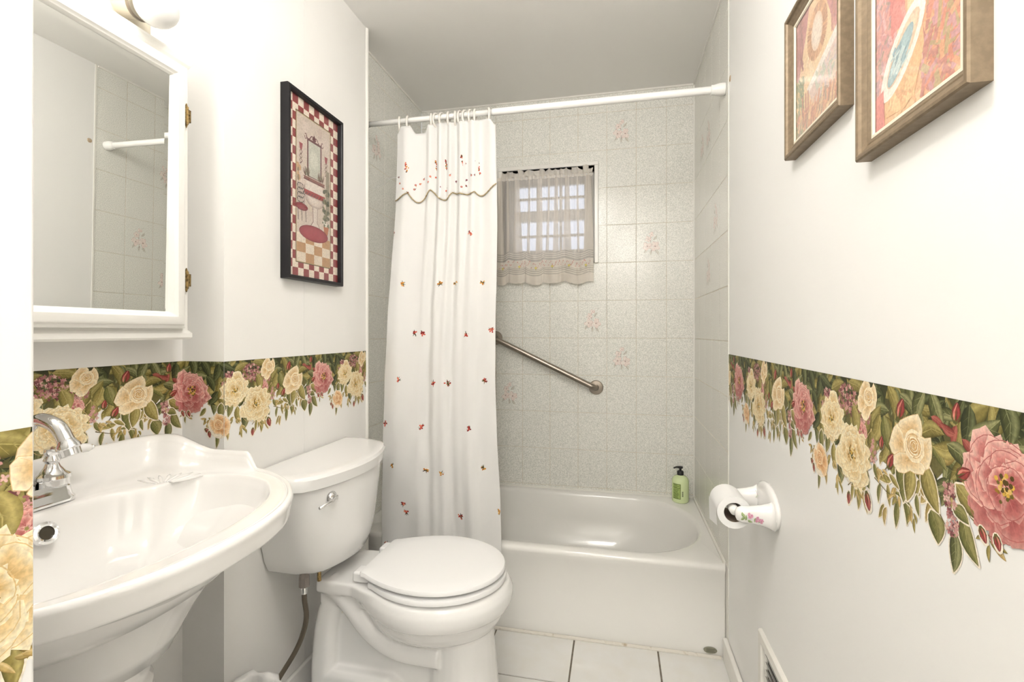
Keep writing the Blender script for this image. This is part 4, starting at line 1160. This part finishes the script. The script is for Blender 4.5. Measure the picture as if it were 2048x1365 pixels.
k.rect(ax0 - .002, az0 - .002, ax1 + .002, az1 + .002, rgb(64, 58, 40)); k.rect(ax0, az0, ax1, az1, rgb(172, 150, 104)); k.rect(ax0 + .003, az0 + .003, ax1 - .003, az1 - .003, rgb(205, 190, 176))
AW, AH = ax1 - ax0, az1 - az0
def A(u, v): return (ax0 + u * AW, az0 + v * AH)
def apoly(pts, c): k.poly([A(*p) for p in pts], c)
def aline(pts, w, c): k.stroke([A(*p) for p in pts], w, c, False)
def aell(u, v, ru, rv, c, c2=None, ang=0, n=20): k.ellipse(*A(u, v), ru * AW, rv * AH, c, c2, ang, n)
rnd = random.Random(2)
for q in range(26): aell(rnd.uniform(.12, .88), rnd.uniform(.05, .68), rnd.uniform(.05, .11), rnd.uniform(.02, .05), rgb(*rnd.choice([(212, 196, 184), (200, 182, 170), (218, 198, 186), (206, 192, 172)])))
wine = rgb(104, 58, 60); wine2 = rgb(150, 70, 76); olive = rgb(110, 104, 78)
# floor of checks
for r in range(3):
    for c in range(4):
        y0_, y1_ = .80 + r * .065, .865 + r * .065
        apoly([(.02 + c * .24, y0_), (.02 + (c + 1) * .24, y0_), (.02 + (c + 1) * .24, y1_), (.02 + c * .24, y1_)], rgb(188, 146, 104) if (r + c) % 2 else rgb(226, 212, 192))
# mirror
apoly([(.30, .14), (.72, .14), (.72, .40), (.30, .40)], wine); apoly([(.335, .155), (.685, .155), (.685, .395), (.335, .395)], rgb(190, 190, 176))
aell(.5, .27, .13, .07, rgb(206, 204, 190), rgb(192, 192, 178))
for sg in (-1, 1):
    aline([(.5 + sg * q_ * .032, .13 - .018 * math.sin(q_ * .9)) for q_ in range(8)], .004, wine)
    aline([(.5 + sg * (.24 + .03 * math.cos(t)), .135 + .018 * math.sin(t)) for t in [q_ * .7 for q_ in range(9)]], .003, wine)
apoly([(.44, .13), (.5, .095), (.56, .13), (.5, .15)], wine)
# sconces
for u in (.13, .86):
    apoly([(u - .05, .20), (u + .05, .20), (u + .025, .245), (u - .025, .245)], wine2)
    aline([(u + .035 * math.sin(t * 1.3), .245 + t * .012) for t in range(9)], .003, wine)
    aline([(u - .035 * math.sin(t * 1.3), .245 + t * .012) for t in range(8)], .003, rgb(130, 110, 90))
# shelf with plants
apoly([(.20, .405), (.82, .405), (.80, .425), (.22, .425)], rgb(140, 96, 86)); aline([(.20, .427), (.82, .427)], .003, wine)
for u, n_ in ((.25, 12), (.33, 16), (.66, 16), (.75, 10)):
    for q in range(n_):
        a = rnd.uniform(-2.7, -.4); k.stroke([A(u, .402), A(u + .09 * math.cos(a), .402 + .06 * math.sin(a))], .0035, rnd.choice([olive, rgb(92, 98, 80), rgb(130, 128, 104), wine]))
# sink
apoly([(.28, .435), (.76, .435), (.78, .50), (.26, .50)], rgb(220, 208, 196))
apoly([(.20, .495), (.84, .495), (.80, .53), (.24, .53)], rgb(160, 66, 66))
for q in range(8): aline([(.22 + q * .08 + .03 * math.cos(t * .8), .525 + .012 * math.sin(t * .8)) for t in range(7)], .003, rgb(90, 70, 70))
k.blob(A(.52, .55), [A(.52 + .29 * math.cos(a), .53 + .075 * math.sin(a)) for a in [math.pi * q / 12 for q in range(13)]], rgb(226, 216, 204), rgb(216, 202, 190), rgb(168, 148, 138))
apoly([(.44, .60), (.62, .60), (.60, .70), (.68, .74), (.38, .74), (.46, .70)], rgb(214, 202, 190)); aline([(.46, .6), (.47, .7), (.39, .74)], .004, rgb(150, 126, 116)); aline([(.6, .6), (.59, .7), (.67, .74)], .004, rgb(170, 150, 138))
# chair
for t in range(4): aline([(.05 + t * .055, .47), (.05 + t * .055, .60)], .0025, rgb(60, 50, 48))
for q in range(4): aline([(.12 + .09 * math.cos(t), .49 + q * .03 + .02 * math.sin(t)) for t in [j * .8 for j in range(8)]], .0022, rgb(60, 50, 48))
aell(.15, .625, .17, .026, rgb(150, 66, 72), rgb(116, 48, 54))
for u in (.05, .15, .26): aline([(u, .64), (u + .01, .72)], .003, rgb(70, 60, 56))
# topiary, pot, column
apoly([(.86, .30), (.96, .30), (.97, .62), (.85, .62)], rgb(150, 140, 120))
for v_ in (.46, .53, .59, .64):
    for q in range(16): aell(.86 + rnd.uniform(-.09, .09), v_ + rnd.uniform(-.02, .02), .03, .011, rnd.choice([rgb(104, 104, 84), rgb(130, 126, 102), rgb(84, 86, 70)]))
apoly([(.78, .705), (.95, .705), (.91, .765), (.81, .765)], rgb(176, 112, 80))
for q in range(18): aell(.86 + rnd.uniform(-.1, .1), .69 + rnd.uniform(-.02, .015), .022, .008, rnd.choice([rgb(222, 218, 206), rgb(120, 124, 100)]))
for q in range(10): aell(.07 + rnd.uniform(-.04, .04), .40 + rnd.uniform(-.06, .07), .03, .02, rgb(*rnd.choice([(196, 160, 120), (180, 140, 108), (150, 130, 104)])))
# rug
aell(.5, .785, .42, .055, rgb(158, 62, 72), rgb(128, 50, 56), 0, 30)
k.ellipse(*A(.5, .785), .40 * AW, .048 * AH, rgb(164, 70, 78), rgb(150, 58, 66), 0, 30)
fy, fz_ = PY0 + .013, PZ1 - .013
k.mesh('print_sheet', lambda s_, t_, l: (XT + .0125 + l, fy + s_, fz_ - t_), M['print'], pl_, dl=8e-6)
MB().box(XT + .0, XT + .012, PY0 + .004, PY1 - .004, PZ0 + .004, PZ1 - .004).build('backing', M['black'], pl_)
MB().box(XT + .0165, XT + .0175, PY0 + .013, PY1 - .013, PZ0 + .013, PZ1 - .013).build('glass', M['glass'], pl_)

# bronze frames on the right wall
bprof = [(0, 0), (0, .0215), (.002, .024), (.006, .0245), (.009, .023), (.011, .019), (.019, .0145), (.021, .0150), (.024, .0135), (.028, .0115)]
def bronze(name, label, y0, y1, z0, z1, paint, grp):
    e = picture(name, label, XR, -1, y0, y1, z0, z1, .02, bprof, M['bronze'], grp)
    i = .027
    mitred(y0 + i, y1 - i, z0 + i, z1 - i, [(0, .008), (0, .0125), (.004, .0125), (.0065, .010)], XR, -1).build('fillet', M['cream'], e)
    MB().box(XR - .008, XR, y0 + .004, y1 - .004, z0 + .004, z1 - .004).build('backing', M['bronze'], e)
    i = .031; W_, H_ = (y1 - y0) - 2 * i, (z1 - z0) - 2 * i
    k = Ink(); paint(k, W_, H_)
    glare_wht = rgb(250, 238, 226); k.tris = [(l_, p_, [mix(c_, glare_wht, .26) for c_ in cs_]) for l_, p_, cs_ in k.tris]  # inks whitened: glare of the glass is put into their colour
    k.mesh('print_sheet', lambda s_, t_, l: (XR - .0084 - l, y1 - i - s_, z1 - i - t_), M['print'], e, clip=(0, W_), tmin=0, tmax=H_)
    MB().box(XR - .0115, XR - .0107, y0 + i, y1 - i, z0 + i, z1 - i).build('glass', M['glass'], e)
    return e
def daubs(k, W_, H_, box, n, cols, rnd, ln=.02, wd=.006, ang=None):
    for q in range(n):
        u, v_ = rnd.uniform(box[0], box[2]) * W_, rnd.uniform(box[1], box[3]) * H_
        a = rnd.uniform(0, 3.14) if ang is None else ang + rnd.gauss(0, .25)
        l = ln * rnd.uniform(.5, 1)
        # keep strokes inside the sheet
        dx, dy = math.cos(a) * l / 2, math.sin(a) * l / 2
        p0 = (min(max(u - dx, 0), W_), min(max(v_ - dy, 0), H_)); p1 = (min(max(u + dx, 0), W_), min(max(v_ + dy, 0), H_))
        k.stroke([p0, ((p0[0] + p1[0]) / 2, (p0[1] + p1[1]) / 2), p1], wd * rnd.uniform(.6, 1.2), rnd.choice(cols), False)
def paintA(k, W_, H_):
    rnd = random.Random(11)
    peach = [rgb(244, 208, 158), rgb(248, 220, 180), rgb(240, 196, 150)]
    k.rect(0, 0, W_, H_, peach[0]); daubs(k, W_, H_, (0, 0, 1, .6), 120, peach, rnd, .04, .014)
    for sg, u in ((1, 0), (-1, 1)):
        k.poly([(u * W_ + sg * a * W_, b * H_) for a, b in ((0, 0), (.34, 0), (.28, .16), (.17, .34), (.08, .5), (.0, .56))], rgb(196, 120, 122))
        daubs(k, W_, H_, (min(u, u + sg * .16), 0, max(u, u + sg * .16), .42), 60, [rgb(176, 96, 104), rgb(208, 140, 140), rgb(190, 116, 96), rgb(160, 92, 88)], rnd, .05, .006, 1.5)
    for q in range(46):
        a = 2 * math.pi * q / 46
        k.stroke([(W_ * (.52 + .13 * math.cos(a)), H_ * (.30 + .14 * math.sin(a))), (W_ * (.52 + .23 * math.cos(a)), H_ * (.30 + .21 * math.sin(a)))], .006, rnd.choice([rgb(206, 146, 92), rgb(222, 164, 108), rgb(190, 128, 84)]), False)
    k.ellipse(W_ * .52, H_ * .30, W_ * .13, H_ * .145, rgb(240, 222, 204), rgb(228, 196, 168))
    daubs(k, W_, H_, (.0, .52, .2, .98), 70, [rgb(150, 158, 112), rgb(118, 140, 96), rgb(180, 170, 110)], rnd, .03, .006, 1.2)
    k.poly([(W_ * a, H_ * b) for a, b in ((.28, .66), (1, .44), (1, .52), (.34, .72))], rgb(244, 236, 226)); k.poly([(W_ * a, H_ * b) for a, b in ((.34, .71), (1, .52), (1, .78), (.8, .86), (.42, .84))], rgb(226, 196, 184))
    daubs(k, W_, H_, (.5, .62, .98, .84), 50, [rgb(214, 196, 196), rgb(190, 196, 176), rgb(228, 208, 186)], rnd, .03, .008)
    daubs(k, W_, H_, (.04, .82, .98, .99), 160, [rgb(212, 132, 96), rgb(226, 160, 116), rgb(180, 120, 96), rgb(168, 140, 120), rgb(232, 190, 140)], rnd, .03, .006, 1.9)
    for u in (.16, .24, .3): k.rect(W_ * u, H_ * .68, W_ * (u + .03), H_ * .84, rgb(190, 106, 84))
def paintB(k, W_, H_):
    rnd = random.Random(12)
    k.rect(0, 0, W_, H_, rgb(238, 186, 128)); daubs(k, W_, H_, (0, 0, 1, 1), 200, [rgb(244, 200, 146), rgb(232, 170, 116), rgb(240, 180, 120)], rnd, .04, .014)
    k.rect(0, 0, W_ * .3, H_ * .85, rgb(214, 140, 128)); daubs(k, W_, H_, (.0, .1, .28, .75), 130, [rgb(200, 116, 120), rgb(226, 170, 170), rgb(180, 128, 140), rgb(160, 130, 110)], rnd, .02, .006)
    k.rect(W_ * .22, 0, W_ * .40, H_ * .52, rgb(226, 112, 104)); daubs(k, W_, H_, (.22, .0, .4, .5), 30, [rgb(238, 150, 140), rgb(214, 90, 86)], rnd, .03, .007, 1.5)
    k.rect(W_ * .43, 0, W_ * .60, H_ * .48, rgb(246, 208, 156))
    daubs(k, W_, H_, (.62, .0, 1, .55), 120, [rgb(206, 158, 84), rgb(226, 186, 112), rgb(184, 146, 80), rgb(232, 170, 100), rgb(240, 226, 200)], rnd, .05, .008, -.5)
    daubs(k, W_, H_, (.6, .55, 1, .98), 170, [rgb(216, 112, 72), rgb(226, 150, 92), rgb(178, 150, 84), rgb(190, 96, 80), rgb(200, 130, 140)], rnd, .035, .008)
    # tub
    k.poly([(W_ * a, H_ * b) for a, b in ((.16, .80), (.60, .60), (.62, .72), (.52, .92), (.40, .97), (.14, .95))], rgb(236, 176, 108)); daubs(k, W_, H_, (.2, .82, .5, .95), 30, [rgb(226, 160, 96), rgb(244, 194, 130)], rnd, .03, .006)
    k.ellipse(W_ * .36, H_ * .66, W_ * .36, H_ * .115, rgb(246, 236, 220), rgb(250, 244, 234), -.78, 26)
    k.ellipse(W_ * .37, H_ * .655, W_ * .27, H_ * .075, rgb(236, 206, 170), rgb(228, 186, 150), -.78, 22)
    k.ellipse(W_ * .34, H_ * .675, W_ * .22, H_ * .055, rgb(150, 190, 196), rgb(120, 168, 180), -.78, 20)
    daubs(k, W_, H_, (.24, .62, .44, .73), 30, [rgb(176, 208, 212), rgb(104, 156, 172), rgb(196, 216, 214)], rnd, .02, .004, -.78)
    k.poly([(W_ * a, H_ * b) for a, b in ((.0, .80), (.12, .78), (.14, 1), (.0, 1))], rgb(222, 104, 98))
bronze('framed_print', 'bronze framed print of a round wreath with drapes, left of the right-wall pair', .935, 1.212, 1.607, 1.925, paintA, 'bronze framed bath prints')
bronze('framed_print', 'bronze framed print of a blue-filled tub, right of the right-wall pair', .622, .878, 1.488, 1.815, paintB, 'bronze framed bath prints')

# ------------------------------------------------------------------ floral wallpaper border
PER = .557
def build_border():
    k = Ink(); rnd = random.Random(21)
    dk = [(rgb(40, 44, 24), rgb(72, 76, 42), rgb(132, 134, 92)), (rgb(34, 38, 22), rgb(58, 62, 35), rgb(106, 110, 72)), (rgb(54, 56, 32), rgb(92, 94, 54), rgb(156, 154, 108)), (rgb(82, 74, 34), rgb(130, 118, 62), rgb(172, 158, 98))]
    lt = [(rgb(92, 86, 42), rgb(146, 132, 72), rgb(186, 170, 108)), (rgb(74, 78, 40), rgb(116, 114, 62), rgb(160, 152, 98)), (rgb(120, 100, 50), rgb(172, 148, 88), rgb(206, 184, 130))]
    cream = (rgb(247, 234, 204), rgb(238, 214, 170), rgb(212, 172, 112), rgb(194, 138, 74))
    cream2 = (rgb(248, 238, 208), rgb(238, 218, 172), rgb(214, 178, 116), rgb(192, 144, 74))
    pink = (rgb(240, 200, 186), rgb(212, 138, 130), rgb(160, 76, 76), rgb(150, 66, 66))
    pinkl = (rgb(240, 202, 188), rgb(218, 150, 140), rgb(172, 90, 88), rgb(150, 68, 68))
    peach = (rgb(246, 222, 180), rgb(234, 190, 138), rgb(206, 146, 96), rgb(186, 120, 76))
    redb = (rgb(214, 136, 120), rgb(158, 66, 62), rgb(112, 42, 42))
    halo = rgb(242, 231, 212)
    # dark ground along the top, lighter towards the fringe
    n = 60; gd, gm = rgb(52, 54, 30), rgb(112, 104, 62)
    low = [.088 + .022 * math.sin(2 * math.pi * i / n * 2 + 1) + .012 * math.sin(2 * math.pi * i / n * 5) for i in range(n + 1)]
    k.nxt()
    for i in range(n):
        a, b = PER * i / n, PER * (i + 1) / n
        k.tri([(a, 0), (b, 0), (b, low[i + 1])], [gd, gd, gm]); k.tri([(a, 0), (b, low[i + 1]), (a, low[i])], [gd, gm, gm])
    def L(x, y, l, w, a, pal, h=None, v=True): k.leaf(x, y, l, w, math.radians(a), pal, rnd, h, v)
    # fringe of small leaves hanging below
    for q in range(70):
        x = rnd.uniform(0, PER); b = .012 + low[int(x / PER * n)]
        L(x, b + rnd.uniform(-.01, .028), rnd.uniform(.022, .038), rnd.uniform(.009, .014), rnd.uniform(40, 140), rnd.choice(lt), halo, False)
    for q in range(230):
        x = rnd.uniform(0, PER); y = rnd.uniform(.004, .122)
        L(x, y, rnd.uniform(.034, .056), rnd.uniform(.016, .026), rnd.uniform(0, 360), rnd.choice(dk if y < .06 or rnd.random() < .4 else dk[2:] + lt), None, y > .01)
    # named leaves at the top
    for x, y, a in ((-.05, .024, 70), (.02, .022, 110), (.055, .02, 60), (.108, .03, 100), (.135, .026, -30), (.165, .016, 80), (.21, .02, 60), (.245, .03, 110), (.28, .016, 20), (.33, .018, -20), (.40, .012, 10)):
        L(x % PER, y, .055, .026, a, rnd.choice(dk))
    # lilac
    for x, y, rx, ry, n_ in ((.292, .044, .024, .02, 46), (.368, .040, .036, .028, 90), (.425, .062, .024, .022, 46), (.33, .07, .012, .016, 22), (.272, .062, .012, .01, 16)): k.lilac(x, y, rx, ry, rnd, n_)
    k.rose(.438, .026, .034, cream, rnd, rot=-.5)
    k.bloom(.418, .086, .022, pinkl, rnd, 6, heart=False)
    for x, y, a in ((.463, .072, 120), (.497, .073, 70), (.395, .072, 80), (.447, .105, 100), (.515, .09, 95)): L(x, y, .056, .03, a, rnd.choice(dk[2:] + lt[:2]))
    k.bud(-.026 % PER, .03, .034, math.radians(-70), redb, rnd)
    k.bud(.09, .016, .026, math.radians(-80), redb, rnd); 
    for x, y, a in ((.057, .034, 20), (.088, .046, 100), (.112, .055, 40), (.075, .038, -160)): k.leaf(x, y, .03, .013, math.radians(a), (rgb(104, 44, 40), rgb(146, 70, 62), rgb(178, 104, 90)), rnd)
    for x, y, a in ((.045, .052, -10), (.07, .062, 170), (.115, .078, 60), (.095, .07, 30), (.225, .062, 60), (.245, .08, 110), (.235, .10, 130), (.262, .10, 80)): L(x, y, .05, .024, a, rnd.choice(dk[1:] + lt[:1]))
    # lower leaves
    for x, y, l, w, a in ((-.023, .132, .062, .034, 82), (-.005, .13, .056, .028, 100), (.043, .122, .066, .032, 62), (.112, .118, .055, .026, 35), (.05, .170, .042, .032, 70), (.086, .186, .052, .022, 92), (.114, .160, .056, .024, 62), (.098, .138, .03, .018, 20), (.345, .172, .05, .03, 95), (.262, .135, .045, .022, 85), (.285, .13, .05, .022, 100), (.318, .152, .05, .022, 80), (.43, .158, .042, .024, 50), (.42, .18, .036, .02, 95)):
        L(x, y, l, w, a, rnd.choice(lt[:2] + dk[2:3]), halo)
    for x, y, l, w, a in ((-.036, .186, .042, .014, 96), (-.016, .172, .042, .014, 75), (-.078, .196, .03, .01, 120), (-.066, .2, .03, .01, 100), (.405, .198, .045, .016, 84), (.385, .195, .04, .01, 100), (.43, .2, .036, .01, 65), (.245, .215, .044, .012, 94), (.275, .2, .035, .012, 70), (.225, .168, .036, .012, 115), (.465, .14, .03, .012, 60), (.475, .17, .034, .01, 100), (.5, .165, .034, .01, 80), (.49, .145, .034, .012, 170), (.515, .14, .03, .01, 30), (.33, .205, .03, .008, 85), (.015, .155, .03, .01, 80), (.535, .16, .05, .006, 10), (.20, .14, .03, .012, 130)):
        L(x % PER, y, l, w, a, rnd.choice(lt), halo, False)
    for q in ((.46, .15, .53, .165), (.37, .19, .40, .16), (.13, .14, .10, .12), (.21, .19, .25, .185), (.5, .12, .46, .15), (.06, .15, .085, .165)):
        k.stroke([(q[0], q[1]), ((q[0] + q[2]) / 2, (q[1] + q[3]) / 2 + .004), (q[2], q[3])], .0022, rgb(110, 96, 56))
    for bx, by, a0 in ((.40, .175, 70), (.33, .18, 100), (.47, .13, 50), (.52, .15, 110), (.0, .165, 95), (.22, .15, 120), (.30, .15, 85), (.14, .135, 80)):
        for q in range(6):
            a = a0 + rnd.uniform(-50, 50); d = rnd.uniform(.008, .03)
            L((bx + d * math.cos(math.radians(a))) % PER, by + d * math.sin(math.radians(a)), rnd.uniform(.014, .024), rnd.uniform(.005, .008), a + rnd.uniform(-30, 30), rnd.choice([(rgb(150, 122, 66), rgb(196, 168, 108), rgb(222, 200, 148)), lt[0], lt[2]]), None, False)
    k.lilac(.078, .122, .012, .02, rnd, 26); k.lilac(.082, .152, .012, .016, rnd, 24); k.lilac(.455, .11, .01, .02, rnd, 18)
    # main blooms
    k.bloom(.305, .084, .050, cream2, rnd, 8)
    k.bloom(.386, .130, .056, cream2, rnd, 9)
    k.ellipse(.254, .176, .036, .034, halo, halo); k.rose(.254, .172, .033, peach, rnd, flip=-1)
    k.bloom(.165, .088, .058, pink, rnd, 10, grad=.75)
    k.rose(0, .076, .050, cream, random.Random(5)); k.rose(PER, .076, .050, cream, random.Random(5))
    for q in range(14):
        a = rnd.uniform(0, 6.28); k.ellipse(.165 + .014 * math.cos(a) * rnd.random(), .078 + .012 * math.sin(a) * rnd.random(), .003, .003, rnd.choice([rgb(214, 172, 72), rgb(90, 70, 30), rgb(226, 190, 110)]), n=6)
    for x, y, l, a, h in ((.103, .086, .026, -30, None), (.134, .146, .018, 60, halo), (.155, .146, .017, 70, halo), (.505, .112, .028, -60, None), (.373, .212, .022, 95, halo), (.48, .09, .022, -80, None), (.215, .19, .018, 30, halo), (.222, .2, .018, 80, halo), (.44, .195, .03, 70, halo)):
        k.bud(x, y, l, math.radians(a), redb, rnd, h)
    return k
def repeated(s_from, s_to, s_rose):
    base = build_border_cache
    out = Ink(); k0 = math.floor((s_from - s_rose) / PER) - 1; k1 = math.ceil((s_to - s_rose) / PER) + 1
    for q in range(k0, k1 + 1):
        o = s_rose + q * PER
        for lay, pts, cols in base.tris:
            P = [(p[0] + o, p[1]) for p in pts]
            if max(p[0] for p in P) < s_from or min(p[0] for p in P) > s_to: continue
            out.tris.append((lay, P, cols))
    return out
build_border_cache = build_border().compact()
EPS = .0004
# right wall: s runs towards the camera
ink = repeated(0, 1.5, .545)
bo_ = ink.mesh('wallpaper_border', lambda s_, t_, l: (XR - EPS - l, 1.872 - s_, ZB - t_), M['print'], clip=(0, 1.5), dl=4e-6, compact=False, tmin=0)
tag(bo_, 'floral rose wallpaper border running along the right wall', 'wallpaper border', 'rose wallpaper borders')
# sink wall, jog and toilet wall
sj = YJ - .978; sk = sj + (XT - XS)
ink = repeated(.25 - .978, sk + (1.868 - YJ), 0)
segs = [(.25 - .978, sj, lambda s_, t_, l: (XS + EPS + l, s_ + .978, ZB - t_)),
        (sj, sk, lambda s_, t_, l: (XS + (s_ - sj), YJ - EPS - l, ZB - t_)),
        (sk, sk + (1.868 - YJ), lambda s_, t_, l: (XT + EPS + l, YJ + s_ - sk, ZB - t_))]
bo_ = ink.mesh('wallpaper_border', None, M['print'], seg=segs, dl=4e-6, compact=False, tmin=0)
tag(bo_, 'floral rose wallpaper border turning the corner behind sink and toilet', 'wallpaper border', 'rose wallpaper borders')
ink = repeated(-.4, YN - .002, .31 - .415)
bo_ = ink.mesh('wallpaper_border', lambda s_, t_, l: (XN + EPS + l, s_, ZB - t_), M['print'], clip=(-.4, YN - .003), dl=4e-6, compact=False, tmin=0)
tag(bo_, 'floral rose wallpaper border on the near partition at the left edge', 'wallpaper border', 'rose wallpaper borders')
